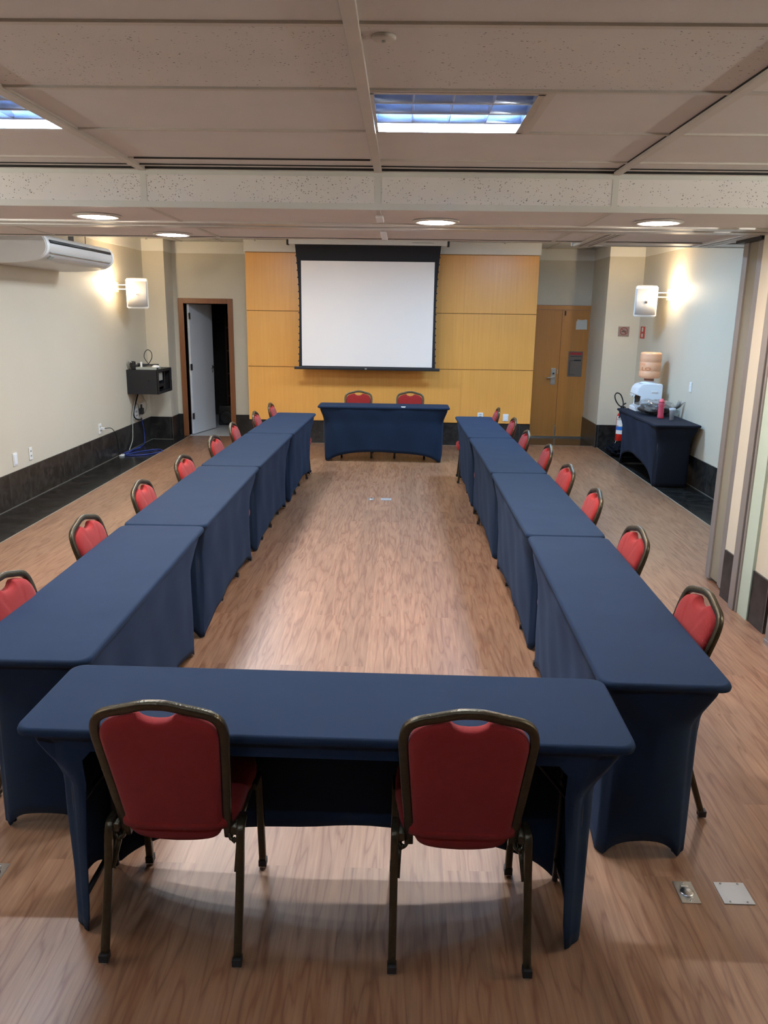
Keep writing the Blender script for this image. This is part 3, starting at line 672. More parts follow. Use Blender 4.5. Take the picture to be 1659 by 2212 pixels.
def speaker(loc, rotz, wx, side, lmat, label):
    t = thing('wall_speaker', label, 'loudspeaker', loc, 0, 'white wall loudspeakers')
    M = Matrix.Rotation(rotz, 4, 'Z')
    wf, wb, d = .145, .10, .24     # half widths front/back, depth (front faces -y)
    bm = B(); V8 = [bm.verts.new(c) for c in ((-wf, -d/2, .02), (wf, -d/2, .02), (wb, d/2, .05), (-wb, d/2, .05), (-wf, -d/2, .41), (wf, -d/2, .41), (wb, d/2, .43), (-wb, d/2, .43))]
    for q in ((0, 3, 2, 1), (4, 5, 6, 7), (0, 1, 5, 4), (2, 3, 7, 6), (1, 2, 6, 5), (0, 4, 7, 3)): bm.faces.new([V8[i] for i in q])
    bmesh.ops.bevel(bm, geom=list(bm.edges), offset=.014, segments=3, affect='EDGES'); orient(bm, bm.verts, M)
    body = obj('cabinet', bm, SPKW, t)
    bm = B(); n = 14; A_ = []
    for i in range(n+1):
        x = -wf+.012+(2*wf-.024)*i/n; yy = -d/2-.004-.012*(1-(2*i/n-1)**2)
        A_.append((bm.verts.new((x, yy, .05)), bm.verts.new((x, yy, .375))))
    for a, b_ in zip(A_, A_[1:]): bm.faces.new((a[0], b_[0], b_[1], a[1])).smooth = True
    orient(bm, bm.verts, M); gr = obj('grille', bm, GRILLE, t); so = gr.modifiers.new('s', 'SOLIDIFY'); so.thickness = .006
    bm = bx(-.017, .017, -d/2-.024, -d/2-.014, .19, .222, bev=.002); orient(bm, bm.verts, M); bd = obj('badge', bm, lmat, gr)
    bm = B()
    for i in range(3): box(bm, -.012+i*.009, -.006+i*.009, -d/2-.0255, -d/2-.024, .200, .210)
    orient(bm, bm.verts, M); obj('badge_mark', bm, DARKF, gr)
    # bracket to the wall, local x towards wall
    bm = B(); s_ = side; x0 = s_*.10; x1 = wx-loc[0]
    for z in (.27, .325): box(bm, min(x0, x1), max(x0, x1), .0, .016, z, z+.012)
    box(bm, min(x1, x1-s_*.014), max(x1, x1-s_*.014), -.02, .06, .235, .365, bev=.002)
    obj('wall_bracket', bm, SPKW, t)
speaker((-3.60, 10.95, 1.945), math.radians(9), XL, -1, mat('badge_cream', (.75, .68, .60), .4), 'white loudspeaker on a bracket on the left wall above the black equipment rack')
speaker((3.175, 10.82, 1.935), math.radians(-9), XR, 1, mat('badge_grey', (.16, .15, .13), .4), 'white loudspeaker on a bracket on the right wall above the no smoking sign')

# ------------------------------------------------------------ equipment rack and cables
RX1 = -3.46; RY0, RY1 = 11.12, 11.79; RZ0, RZ1 = .79, 1.13
t = thing('equipment_rack', 'black open fronted equipment rack fixed to the left wall near the far corner', 'equipment rack', (XL, RY0, RZ0))
W_, D_, H_ = RX1-XL, RY1-RY0, RZ1-RZ0
bm = B(); q = .012
box(bm, 0, W_, 0, q, 0, H_, bev=.002); box(bm, 0, W_, D_-q, D_, 0, H_, bev=.002); box(bm, 0, W_, q, D_-q, 0, q); box(bm, 0, W_, q, D_-q, H_-q, H_); box(bm, 0, q, q, D_-q, q, H_-q)
obj('cabinet', bm, BLACKM, t)
bm = B(); box(bm, W_-.01, W_+.006, 0, .05, 0, H_); box(bm, W_-.01, W_+.006, D_-.05, D_, 0, H_); box(bm, W_-.01, W_+.006, .05, D_-.05, 0, .035); box(bm, W_-.01, W_+.006, .05, D_-.05, H_-.035, H_); obj('door_frame', bm, DARKF, t)
obj('equipment', bx(.15, W_-.03, .14, .34, .18, .29, bev=.003), GREYP, t); obj('equipment', bx(.15, W_-.03, .12, .42, .05, .13, bev=.003), DARKF, t)
obj('equipment', bx(.2, W_-.03, .16, .36, .055, .09), PLASTW, t)
bm = B(); box(bm, W_-.035, W_-.03, .14, .16, .04, .30); box(bm, W_-.035, W_-.03, .44, .455, .04, .30); obj('rack_rail', bm, STEEL, t)
bm = B(); lathe(bm, [(.010, 0), (.008, .014), (.0001, .015)], 12); orient(bm, bm.verts, Matrix.Translation((W_+.006, D_-.025, .17)) @ Matrix.Rotation(PI/2, 4, 'Y')); obj('lock', bm, STEEL, t)
bm = B(); lathe(bm, [(.013, 0), (.0001, .002)], 12); orient(bm, bm.verts, Matrix.Translation((W_*.72, -.001, .2)) @ Matrix.Rotation(PI/2, 4, 'X')); obj('side_lock', bm, DARKF, t)
zt = RZ1
t = thing('router_box', 'flat pale grey device lying on top of the black equipment rack', 'device', (-3.62, 11.25, zt))
obj('body', bx(-.15, .14, -.10, .12, .002, .038, bev=.004), GREYP, t); obj('vent', bx(-.10, .05, -.04, .05, .038, .040), DARKF, t)
bm = B(); pts = []
for k in range(56):
    a = k/56*2*PI*3.0; R_ = .09+.02*math.sin(k*.7); pts.append((-3.63+R_*1.35*math.cos(a), 11.27+R_*.8*math.sin(a), zt+.048+.010*math.sin(a*1.7)+.0005*k))
tube(bm, spline(pts, 2), .0055, 6)
tube(bm, spline([(-3.62, 11.30, zt+.06), (-3.68, 11.28, zt+.16), (-3.665, 11.27, zt+.24), (-3.62, 11.27, zt+.275), (-3.575, 11.27, zt+.24), (-3.575, 11.28, zt+.16), (-3.635, 11.30, zt+.07)], 5), .0055, 6)
tag(obj('cable_coil', bm, DARKF), 'tangled black cable coil with an upright loop on top of the equipment rack', 'cable')
bm = B(); box(bm, -.05, .05, -.04, .04, .002, .07, bev=.012); box(bm, -.07, .0, -.02, .05, .02, .115, bev=.02); tag(obj('power_adapter', bm, DARKF, loc=(-3.80, 11.22, zt)), 'black power adapter at the wall end of the rack top', 'adapter')
bm = B(); lathe(bm, [(.034, .0), (.040, .008), (.036, .024), (.02, .034), (.0001, .037)], 20); orient(bm, bm.verts, Matrix.Diagonal((1.4, .9, 1, 1)))
tag(obj('computer_mouse', bm, PLASTW, loc=(-3.508, 11.22, zt+.03), smooth=True), 'small white mouse on top of the rack by the cable coil', 'mouse')
bm = B(); tube(bm, spline([(-3.55, 11.2, zt+.012), (-3.50, 11.25, zt+.022), (-3.475, 11.2, zt+.018), (-3.52, 11.16, zt+.012), (-3.57, 11.22, zt+.022)], 4), .010, 6); tag(obj('mouse_cable', bm, DARKF), 'black cable bundled beneath the white mouse on the rack', 'cable')
bm = B(); tube(bm, spline([(-3.88, 11.23, zt+.0), (-3.875, 11.16, zt+.06), (-3.86, 11.13, zt+.12), (-3.82, 11.14, zt+.10)], 4), .008, 6); tag(obj('white_lead', bm, GREYP), 'grey lead bending up beside the black adapter on the rack', 'cable')
t = thing('usb_stick', 'thin cream stick standing upright on the grey device on the rack', 'stick', (-3.70, 11.19, zt+.038)); obj('stick', bx(-.012, .012, -.012, .012, 0, .07, bev=.003), PLASTW, t)
xw = XL+.012
def cab(name, pts, rad, m, label, k=6):
    bm = B(); tube(bm, spline(pts, k), rad, 7); return tag(obj(name, bm, m), label, 'cable')
cab('black_cable', [(xw+.02, 11.50, RZ0), (xw+.02, 11.36, .66), (xw+.02, 11.24, .53), (xw+.02, 11.26, .44), (xw+.03, 11.40, .39), (xw+.03, 11.54, .385)], .011, DARKF, 'thick black cable curving from the rack down to the wall socket')
cab('grey_cable', [(xw+.02, 11.42, RZ0), (xw+.02, 11.20, .52), (xw+.02, 11.15, .30), (xw+.03, 11.08, .14), (xw+.03, 10.92, .02)], .006, GREYP, 'thin grey cable hanging from the rack down to the granite floor')
cab('white_cable', [(xw, 11.40, .66), (xw+.01, 11.55, .60), (xw+.01, 11.72, .62), (xw, 11.78, .70), (xw, 11.66, .77), (xw, 11.5, .79)], .005, PLASTW, 'white cable looping below the rack on the left wall')
cab('thin_cable', [(xw, 11.58, .79), (xw, 11.75, .68), (xw, 11.90, .56), (xw, 11.82, .46), (xw, 11.66, .43)], .004, GREYP, 'thin dark cable making a wide loop under the rack near the corner')
BLUE = mat('blue_cable', (.025, .045, .22), .45)
cab('blue_cable', [(xw+.02, 11.55, .40), (xw+.03, 11.60, .22), (xw+.04, 11.58, .06), (xw+.06, 11.42, .010), (xw+.05, 11.10, .008), (xw+.06, 10.80, .008), (xw+.08, 10.66, .010), (xw+.20, 10.9, .008), (xw+.36, 11.10, .008), (xw+.47, 11.02, .008), (xw+.46, 10.85, .008), (xw+.34, 10.66, .008), (xw+.18, 10.58, .008), (xw+.07, 10.60, .010), (xw+.03, 10.72, .012), (xw+.06, 11.0, .012), (xw+.10, 11.2, .010)], .008, BLUE, 'blue network cable dropping from the socket and looping on the black granite floor')
bm = B(); box(bm, -.02, .03, -.05, .05, 0, .02, bev=.005); tag(obj('cable_connector', bm, PLASTW, loc=(xw+.05, 10.56, 0)), 'small pale connector on the granite floor at the end of the blue cable', 'connector')
bm = B(); box(bm, -.025, .025, -.04, .04, -.045, .045, bev=.006); box(bm, -.01, .01, -.015, .015, .045, .10); tag(obj('black_plug', bm, DARKF, loc=(xw+.035, 11.54, .50)), 'black plug standing in the wall socket below the rack', 'plug')

def outlet(loc, axis, w_, h_, label, kind='socket', name='wall_outlet', cat='outlet'):
    t = thing(name, label, cat, loc)
    bm = bx(-w_/2, w_/2, -.010, 0, -h_/2, h_/2, bev=.003)
    if kind == 'socket':
        b2 = B()
        for z in (-h_*.18, h_*.2): lathe_b = box(b2, -w_*.22, w_*.22, -.0125, -.009, z-h_*.07, z+h_*.07, bev=.0015)
    elif kind == 'cover': b2 = bx(-w_*.36, w_*.36, -.016, -.009, -h_*.40, h_*.40, bev=.004)
    else: b2 = bx(-w_*.18, w_*.18, -.015, -.009, -h_*.14, h_*.14, bev=.002)
    t.rotation_euler.z = {'L': PI/2, 'R': -PI/2, 'B': 0}[axis]
    obj('cover_plate', bm, PLASTW, t); obj({'socket': 'socket', 'cover': 'cover', 'switch': 'rocker'}[kind], b2, PLASTC if kind != 'socket' else GREYP, t)
    return t
outlet((XL, 7.72, .47), 'L', .085, .13, 'rounded white wall device, nearest of the fittings on the left wall', 'cover', 'wall_device', 'wall device')
outlet((XL, 8.06, .47), 'L', .065, .13, 'white double socket on the left wall beside the rounded white device')
outlet((XL, 10.0, .455), 'L', .09, .13, 'white wall socket with a white plug and thin black cord on the left wall')
outlet((XL, 11.42, .475), 'L', .18, .15, 'white socket plate below the equipment rack with black plug in it')
outlet((XR, 9.66, 1.14), 'R', .07, .115, 'white light switch on the right wall above the small table', 'switch', 'light_switch', 'switch')
outlet((1.19, YB-.02, .47), 'B', .085, .08, 'white socket on the panelling half hidden by the right table row')
outlet((1.575, YB-.02, .44), 'B', .085, .11, 'white blank plate on the panelling behind the last right chair', 'cover')
bm = B(); box(bm, 0, .045, -.018, .018, -.015, .015, bev=.004); tag(obj('white_plug', bm, PLASTW, loc=(XL+.012, 10.02, .455)), 'white plug pushed into the left wall socket', 'plug')
cab('plug_cord', [(XL+.055, 10.02, .455), (XL+.10, 10.12, .45), (XL+.08, 10.30, .37), (XL+.05, 10.45, .26), (XL+.03, 10.55, .12), (XL+.03, 10.60, .01)], .005, DARKF, 'thin black cord hanging from the white plug over the granite skirting')

# ------------------------------------------------------------ signs on the right
t = thing('no_smoking_sign', 'square brown no smoking sign with a red circle on the right pilaster', 'sign', (3.26, 12.03, 1.742))
obj('plate', bx(-.080, .080, -.008, 0, -.072, .072), mat('sign_brown', (.27, .19, .155), .4), t)
bm = B(); tube(bm, [(.052*math.cos(a*PI/16), -.009, .006+.052*math.sin(a*PI/16)) for a in range(32)], .0042, 6, closed=True)
tube(bm, [(-.037, -.009, .043), (.037, -.009, -.031)], .004, 6); obj('red_ring', bm, mat('sign_red', (.30, .03, .02), .5), t)
bm = B(); box(bm, -.034, .034, -.011, -.008, -.006, .003); tube(bm, spline([(.02, -.009, .008), (.012, -.009, .018), (-.005, -.009, .014), (-.014, -.009, .022)], 4), .0025, 5); obj('cigarette', bm, DARKF, t)
t = thing('extinguisher_sign', 'narrow red sign with white marks on the right wall above the water bottle', 'sign', (XR, 11.83, 1.735)); t.rotation_euler.z = -PI/2
obj('plate', bx(-.105, .105, -.006, 0, -.085, .085), mat('sign_red_plate', (.50, .045, .02), .5), t)
bm = B(); box(bm, -.03, .03, -.008, -.006, .012, .066, bev=.002); box(bm, -.03, .03, -.008, -.006, -.066, -.016, bev=.002); box(bm, -.012, .012, -.008, -.006, .066, .074); obj('white_symbol', bm, PAPER, t)

# ------------------------------------------------------------ covered folding tables
def cover_bm(L, W, H=.75, open_side=True, hem_l=.15, hem_s=.09, seed=0):
    """stretch cover: rounded top, sides pulled in to the feet, hems arching up between feet.
    local x = length, +y = skirted long side, -y = open (chair) side"""
    bm = B(); cr = .045
    hl, hw = L/2, W/2
    per = []      # (x,y, side, dist to nearest corner)
    def side_pts(a, b_, n): return [a+(b_-a)*(.5-.5*math.cos(PI*i/n)) for i in range(n+1)]
    def add_line(p, q, n, sd):
        ts = side_pts(0, 1, n)
        for t_ in ts: per.append((p[0]+(q[0]-p[0])*t_, p[1]+(q[1]-p[1])*t_, sd))
    def add_arc(cx, cy, a0, a1, n=5, sd=None):
        for i in range(1, n): a = a0+(a1-a0)*i/n; per.append((cx+cr*math.cos(a), cy+cr*math.sin(a), 'c'))
    add_line((-hl+cr, -hw), (hl-cr, -hw), 44, 'o'); add_arc(hl-cr, -hw+cr, -PI/2, 0)
    add_line((hl, -hw+cr), (hl, hw-cr), 16, 's'); add_arc(hl-cr, hw-cr, 0, PI/2)
    add_line((hl-cr, hw), (-hl+cr, hw), 40, 'f'); add_arc(-hl+cr, hw-cr, PI/2, PI)
    add_line((-hl, hw-cr), (-hl, -hw+cr), 16, 's'); add_arc(-hl+cr, -hw+cr, PI, 1.5*PI)
    rg = random.Random(seed)
    ph = [rg.uniform(0, 6) for _ in range(4)]
    def cdist(x, y): return math.hypot(max(0, hl-abs(x)), max(0, hw-abs(y)))
    NV = 20; rings = []
    for (x, y, sd) in per:
        d = cdist(x, y); col = []
        if sd == 'f': hem = hem_l*(1-math.exp(-max(0, d-.03)/.22))*(1+.04*math.sin(x*5+ph[0]))
        elif sd == 's': hem = hem_s*(1-math.exp(-max(0, d-.03)/.06))
        elif sd == 'o' and open_side: hem = min(.668, .70*(1-math.exp(-max(0, d-.075)/.032)))
        elif sd == 'o': hem = hem_l*(1-math.exp(-max(0, d-.03)/.22))
        else: hem = 0
        hem = max(hem, .008)
        cw = math.exp(-max(0, d-.02)/.12)
        for i in range(NV+1):
            v_ = i/NV
            if i <= 2: z = H-.003-.0105*i
            elif i <= 6: z = H-.024-(0, .0035, .012, .026, .045)[i-2]
            else: z = (H-.069)+(hem-(H-.069))*((i-6)/(NV-6))
            d1_ = max(0, min(1, (H-.024-z)/.012)); drop = max(0, min(1, (H-.03-z)/.20)); dr = .30*d1_+.70*drop*drop*(3-2*drop)
            if sd == 'o' and open_side: dr = max(dr, .62*max(0, min(1, (H-.024-z)/.030)))
            low = max(0, (.45-z)/.45)
            iL_c = .112*dr-.010*low; iW_c = .073*dr-.008*low
            iL_m = .055*dr+.02*low; iW_m = .030*dr+.022*low
            iL = iL_c*cw+iL_m*(1-cw); iW = iW_c*cw+iW_m*(1-cw)
            if sd == 'o' and open_side and drop > 0: iW = iW_c*max(cw, .55)
            wr = 0.0
            if sd in ('f', 's') and drop > 0: wr = .0035*math.sin(x*9+y*13+z*6+ph[1])+.003*math.sin(x*17+ph[2]-z*9)
            e = .004 if i == 0 else (0.0 if i == 1 else .002)
            X = x*(1-(iL+e+wr*.6)/hl); Y = y*(1-(iW+e+wr)/hw)
            col.append(bm.verts.new((X, Y, z)))
        rings.append(col)
    n = len(rings)
    for i in range(n):
        A_, C_ = rings[i], rings[(i+1) % n]
        if (Vector(A_[0].co)-Vector(C_[0].co)).length < 1e-6: continue
        for j in range(NV): fc = bm.faces.new((A_[j], C_[j], C_[j+1], A_[j+1])); fc.smooth = True
    # top: inset ring then grid fan
    top = [bm.verts.new((r_[0].co.x*(1-.008/hl), r_[0].co.y*(1-.008/hw), H)) for r_ in rings]
    for i in range(n):
        fc = bm.faces.new((rings[i][0], top[i], top[(i+1) % n], rings[(i+1) % n][0])); fc.smooth = True
    bm.faces.new(top)
    bmesh.ops.remove_doubles(bm, verts=bm.verts, dist=1e-5)
    return bm

def table(x, y, rot, L, label, W=.45, open_side=True, hem_l=.15, hem_s=.09, group='navy covered tables', seed=0, cm=None):
    t = thing('covered_table', label, 'table', (x, y, 0), rot, group)
    bm = cover_bm(L, W, open_side=open_side, hem_l=hem_l, hem_s=hem_s, seed=seed)
    c = obj('stretch_cover', bm, cm or CLOTH, t, norm=True); so = c.modifiers.new('thickness', 'SOLIDIFY'); so.thickness = .003; so.offset = -1
    obj('tabletop', bx(-L/2+.040, L/2-.040, -W/2+.026, W/2-.026, .722, .744, bev=.006), PLY, t)
    for sx in (-1, 1):
        xx = sx*(L/2-.131); bm = B()
        for yy in (-W/2+.092, W/2-.092): tube(bm, [(xx, yy, .012), (xx, yy, .715)], .0105, 8)
        tube(bm, [(xx, -W/2+.092, .10), (xx, W/2-.092, .10)], .010, 8); tube(bm, [(xx, -W/2+.092, .66), (xx, W/2-.092, .66)], .010, 8)
        obj('leg_frame', bm, BLACKM, t)
        bm = B(); tube(bm, [(xx, 0, .42), (xx-sx*.24, 0, .712)], .008, 8); tube(bm, [(xx, -W/2+.092, .42), (xx, W/2-.092, .42)], .008, 8); obj('brace', bm, BLACKM, t)
    obj('apron_rail', bx(-L/2+.15, L/2-.15, -W/2+.05, -W/2+.07, .672, .715), BLACKM, t)
    return t
table(-.2125, 2.266, -.010, 1.83, 'navy covered table closest to the viewer, two red chairs drawn up in front', hem_l=.17, seed=1)
ORD = ['first', 'second', 'third', 'fourth']
Ljt = [(-1.087, 2.505), (-1.120, 4.335), (-1.131, 6.150), (-1.106, 7.925), (-1.058, 9.66)]
Rjt = [(.692, 2.435), (.720, 4.275), (.711, 6.08), (.680, 7.885), (.646, 9.585)]
lw = ['nearest the viewer', 'second from the viewer', 'third from the viewer', 'furthest, by the head table']
for i in range(4):
    (x0, y0), (x1, y1) = Ljt[i], Ljt[i+1]; a = math.atan2(x1-x0, y1-y0); L = math.hypot(x1-x0, y1-y0)-.008
    cx, cy = (x0+x1)/2-.240, (y0+y1)/2
    table(cx, cy, -PI/2-a, L, 'navy covered table in the left row, '+lw[i], W=.485, hem_l=.12, seed=10+i)
    (x0, y0), (x1, y1) = Rjt[i], Rjt[i+1]; a = math.atan2(x1-x0, y1-y0); L = math.hypot(x1-x0, y1-y0)-.008
    cx, cy = (x0+x1)/2+.222, (y0+y1)/2
    table(cx, cy, PI/2-a, L, 'navy covered table in the right row, '+lw[i], hem_l=.12, seed=20+i)
table(-.247, 10.63, PI+.004, 1.76, 'navy covered head table standing in front of the projection screen', hem_l=.14, seed=31)
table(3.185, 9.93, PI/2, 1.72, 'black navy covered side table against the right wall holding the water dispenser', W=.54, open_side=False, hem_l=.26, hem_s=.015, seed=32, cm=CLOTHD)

# ------------------------------------------------------------ banquet chairs
def chair(label, group, loc, rotz):
    t = thing('banquet_chair', label, 'chair', loc, rotz, group)
    # back frame outline in the back plane (s = across, h = height), then leaned
    def lean(s, h, off=0.0):
        q = (h-.36)/(.88-.36); return (s, -.085-.150*q-off, h)
    zb = .355
    half = [(.160, zb), (.163, .45), (.171, .55), (.179, .66), (.184, .735), (.185, .782), (.175, .822), (.147, .846), (.090, .862), (.035, .876), (0, .878)]
    out = [(-x, z) for x, z in half]+[(x, z) for x, z in reversed(half[:-1])]
    path = spline([lean(x, z) for x, z in out], 4)
    bm = B(); tube(bm, path, 0, rect=(.027, .021), up=(0, -.96, -.28)); obj('back_frame', bm, BRONZE, t)
    # back cushion: filled outline with scooped hand hole at the top
    inner = [(.142, .385), (.150, .45), (.157, .55), (.165, .66), (.170, .73), (.171, .772), (.160, .806), (.134, .828), (.088, .844)]
    hole = [(.058, .849), (.046, .838), (.026, .827), (0, .823)]
    bot = [(.115, .352), (.06, .338), (0, .334)]
    right = list(reversed(bot))[0:3]+inner+hole
    ro = spline([(x, 0, z) for x, z in right], 3)
    bound = [(p.x, p.z) for p in ro]; bound = bound+[(-x, z) for x, z in reversed(bound[:-1])][:-1]
    # rings shrinking towards centre to bulge
    bm = B(); cx, cz = 0, .60
    layers = [(1.0, .000), (.992, .010), (.965, .017), (.90, .022), (.82, .0245), (.70, .0265), (.5, .029), (.2, .031)]
    def ringv(side):
        res = []
        for k, (sc_, th) in enumerate(layers):
            rg_ = []
            for x, z in bound:
                wq = min(1, (1-sc_)/.16); flat = .845-.10*(x*x)/.03 if (abs(x) < .09 and z > .8) else z
                zz = z+(flat-z)*wq; X = x*sc_; Z = cz+(zz-cz)*sc_
                b_ = lean(X, Z); rg_.append(bm.verts.new((b_[0], b_[1]+side*(.003+th), b_[2])))
            res.append(rg_)
        return res
    for side in (-1, 1):
        R_ = ringv(side); n = len(bound)
        for A_, C_ in zip(R_, R_[1:]):
            for j in range(n): bm.faces.new((A_[j], A_[(j+1) % n], C_[(j+1) % n], C_[j])).smooth = True
        c0 = lean(0, cz); cv = bm.verts.new((0, c0[1]+side*.0345, c0[2]))
        for j in range(n): bm.faces.new((R_[-1][j], R_[-1][(j+1) % n], cv)).smooth = True
        if side == -1: first = R_[0]
        else:
            for j in range(n): bm.faces.new((first[j], first[(j+1) % n], R_[0][(j+1) % n], R_[0][j])).smooth = True
    obj('backrest', bm, RED, t)
    # seat cushion
    bm = B(); so = []
    for k in range(48):
        a = 2*PI*k/48; ca, sa = math.cos(a), math.sin(a); ex = .42
        so.append((math.copysign(abs(ca)**ex, ca)*(.205 if sa > 0 else .195), math.copysign(abs(sa)**ex, sa)*.195+.060))
    lv = [(.90, .395), (.985, .402), (1.0, .425), (.99, .445), (.95, .457), (.8, .466), (.5, .472), (.2, .474)]
    RR = [[bm.verts.new((x*s_, .06+(y-.06)*s_, z)) for x, y in so] for s_, z in lv]
    for A_, C_ in zip(RR, RR[1:]):
        for j in range(48): bm.faces.new((A_[j], A_[(j+1) % 48], C_[(j+1) % 48], C_[j])).smooth = True
    bm.faces.new(RR[-1]).smooth = True; bm.faces.new(RR[0][::-1])
    obj('seat', bm, RED, t)
    bm = B()
    for sx in (-1, 1): tube(bm, [(sx*.185, -.12, .395), (sx*.188, .215, .395)], 0, rect=(.022, .026), up=(0, 0, 1))
    for y in (-.06, .18): tube(bm, [(-.185, y, .388), (.185, y, .388)], 0, rect=(.02, .022), up=(0, 0, 1))
    obj('seat_frame', bm, BRONZE, t)
    for sx in (-1, 1):
        bm = B(); tube(bm, spline([(sx*.162, -.088, .375), (sx*.170, -.10, .352), (sx*.190, -.10, .355), (sx*.199, -.07, .385)], 4), 0, rect=(.020, .010), up=(1, 0, 0))
        obj('back_bracket', bm, BRONZE, t)
    for sx in (-1, 1):
        bm = B(); tube(bm, spline([(sx*.200, -.055, .408), (sx*.203, -.100, .408), (sx*.204, -.122, .385), (sx*.2045, -.150, .25), (sx*.205, -.228, .018)], 5), 0, rect=(.022, .024), up=(1, 0, 0))
        lg = obj('leg', bm, BRONZE, t)
        bm = B(); box(bm, sx*.205-.0145, sx*.205+.0145, -.244, -.214, .008, .035, bev=.003); obj('ferrule', bm, DARKF, lg)
        bm = B(); lathe(bm, [(.012, 0), (.014, .003), (.012, .010)], 14, (sx*.205, -.229, 0)); obj('glide', bm, GLIDE, lg)
        bm = B(); tube(bm, spline([(sx*.200, .10, .404), (sx*.203, .170, .404), (sx*.204, .190, .385), (sx*.2045, .20, .25), (sx*.205, .220, .018)], 5), 0, rect=(.022, .024), up=(1, 0, 0))
        lg = obj('leg', bm, BRONZE, t)
        bm = B(); box(bm, sx*.205-.0145, sx*.205+.0145, .206, .236, .008, .035, bev=.003); obj('ferrule', bm, DARKF, lg)
        bm = B(); lathe(bm, [(.012, 0), (.014, .003), (.012, .010)], 14, (sx*.205, .221, 0)); obj('glide', bm, GLIDE, lg)
        bm = B(); tube(bm, [(sx*.195, -.145, .27), (sx*.186, -.02, .39)], 0, rect=(.010, .018), up=(1, 0, 0)); obj('strut', bm, BRONZE, t)
    return t
c0 = chair('red banquet chair with its back to the viewer at the nearest table, left one', 'chairs at the nearest table', (-.676, 2.213, 0), .0)
dup(c0, (.207, 2.206, 0), 0.0, 'red banquet chair with its back to the viewer at the nearest table, right one', 'chairs at the nearest table')
od = ['nearest the viewer', 'second from the viewer', 'third from the viewer', 'fourth from the viewer', 'fourth from the far end', 'third from the far end', 'second from the far end', 'furthest from the viewer']
LY = [3.01, 3.97, 4.89, 5.81, 6.82, 7.69, 8.60, 9.43]; LX = [-1.40, -1.445, -1.445, -1.43, -1.43, -1.445, -1.39, -1.355]
RY = [3.00, 3.96, 4.90, 5.73, 6.65, 7.48, 8.43, 9.35]; RXs = [1.005, 1.015, 1.02, 1.015, 1.03, .97, .975, .91]
for i in range(8):
    dup(c0, (LX[i], LY[i], 0), -PI/2+rng.uniform(-.05, .05), 'red banquet chair behind the left table row, '+od[i], 'chairs along the left table row')
    dup(c0, (RXs[i], RY[i], 0), PI/2+rng.uniform(-.05, .05), 'red banquet chair behind the right table row, '+od[i], 'chairs along the right table row')
dup(c0, (-.62, 10.935, 0), PI, 'red banquet chair behind the head table, left one below the screen', 'chairs at the head table')
dup(c0, (.11, 10.955, 0), PI, 'red banquet chair behind the head table, right one below the screen', 'chairs at the head table')

# ------------------------------------------------------------ small things on the tables and floor
bm = B(); box(bm, -.03, .03, -.012, .04, 0, .004); box(bm, -.022, .022, -.014, -.010, -.022, .003)
tag(obj('white_tag', bm, PLASTW, loc=(.015, 10.425, .752)), 'small white tag on the front edge of the head table', 'tag')
def floor_outlet(x, y, label, lid=True, w_=.066, h_=.106):
    t = thing('floor_outlet', label, 'floor outlet', (x, y, 0), 0, 'metal floor outlets')
    obj('plate', bx(-w_/2, w_/2, -h_/2, h_/2, 0, .003, bev=.001), STEEL, t)
    bm = B(); lathe(bm, [(.024, .003), (.024, .007), (.020, .009), (.0001, .009)], 24, (0, -.004, 0)); box(bm, -.014, .014, .020, .028, .003, .009, bev=.001); obj('lid', bm, GLIDE, t)
    bm = B()
    for yy in (-.043, .042): lathe(bm, [(.004, .003), (.0035, .005), (.0001, .0055)], 10, (0, yy, 0))
    obj('screw', bm, GLIDE, t)
def blank(x, y, w_, h_, label):
    t = thing('floor_plate', label, 'floor plate', (x, y, 0), 0, 'metal floor plates')
    obj('plate', bx(-w_/2, w_/2, -h_/2, h_/2, 0, .003, bev=.001), mat('satin_steel', (.42, .43, .44), .45, .6), t)
    for sx in (-1, 1):
        for sy in (-1, 1):
            bm = B(); lathe(bm, [(.004, .003), (.0035, .005), (.0001, .0055)], 10, (sx*w_*.28, sy*h_*.42, 0)); obj('screw', bm, GLIDE, t)
floor_outlet(1.027, 2.362, 'steel floor outlet with a round lid, right of the nearest table')
blank(1.192, 2.364, .106, .106, 'plain square steel floor plate at the lower right of the photo')
floor_outlet(-1.415, 2.353, 'steel floor outlet cut off at the left edge of the photo')
floor_outlet(-.318, 8.27, 'steel floor outlet with a lid far off on the open floor between the rows')
blank(-.155, 8.27, .115, .106, 'flat steel plate beside the far floor outlet between the rows')

# water dispenser
TZ = .7535
t = thing('water_dispenser', 'white tabletop water dispenser on the side table under an orange bottle', 'water dispenser', (3.215, 10.52, TZ))
bm = B()   # side profile in x-z (front at -x), extruded in y
pr = [(-.165, 0), (.165, 0), (.165, .345), (.150, .358), (-.055, .358), (-.110, .345), (-.150, .300), (-.165, .235), (-.165, .215), (-.105, .200), (-.105, .07), (-.165, .055)]
A_ = [bm.verts.new((x, -.15, z)) for x, z in pr]; C_ = [bm.verts.new((x, .15, z)) for x, z in pr]; n = len(pr)
for i in range(n): bm.faces.new((A_[i], A_[(i+1) % n], C_[(i+1) % n], C_[i]))
bm.faces.new(A_[::-1]); bm.faces.new(C_); bmesh.ops.bevel(bm, geom=[e for e in bm.edges], offset=.006, segments=2, affect='EDGES'); obj('body', bm, PLASTC, t)
bm = B(); lathe(bm, [(.12, .356), (.12, .366), (.075, .378), (.06, .39)], 28, (.02, 0, 0)); obj('collar', bm, PLASTC, t, smooth=True)
obj('side_grip', bx(.02, .10, -.156, -.149, .245, .268, bev=.003), PLASTW, t)
obj('recess', bx(-.112, -.104, -.11, .11, .075, .195), DARKF, t)
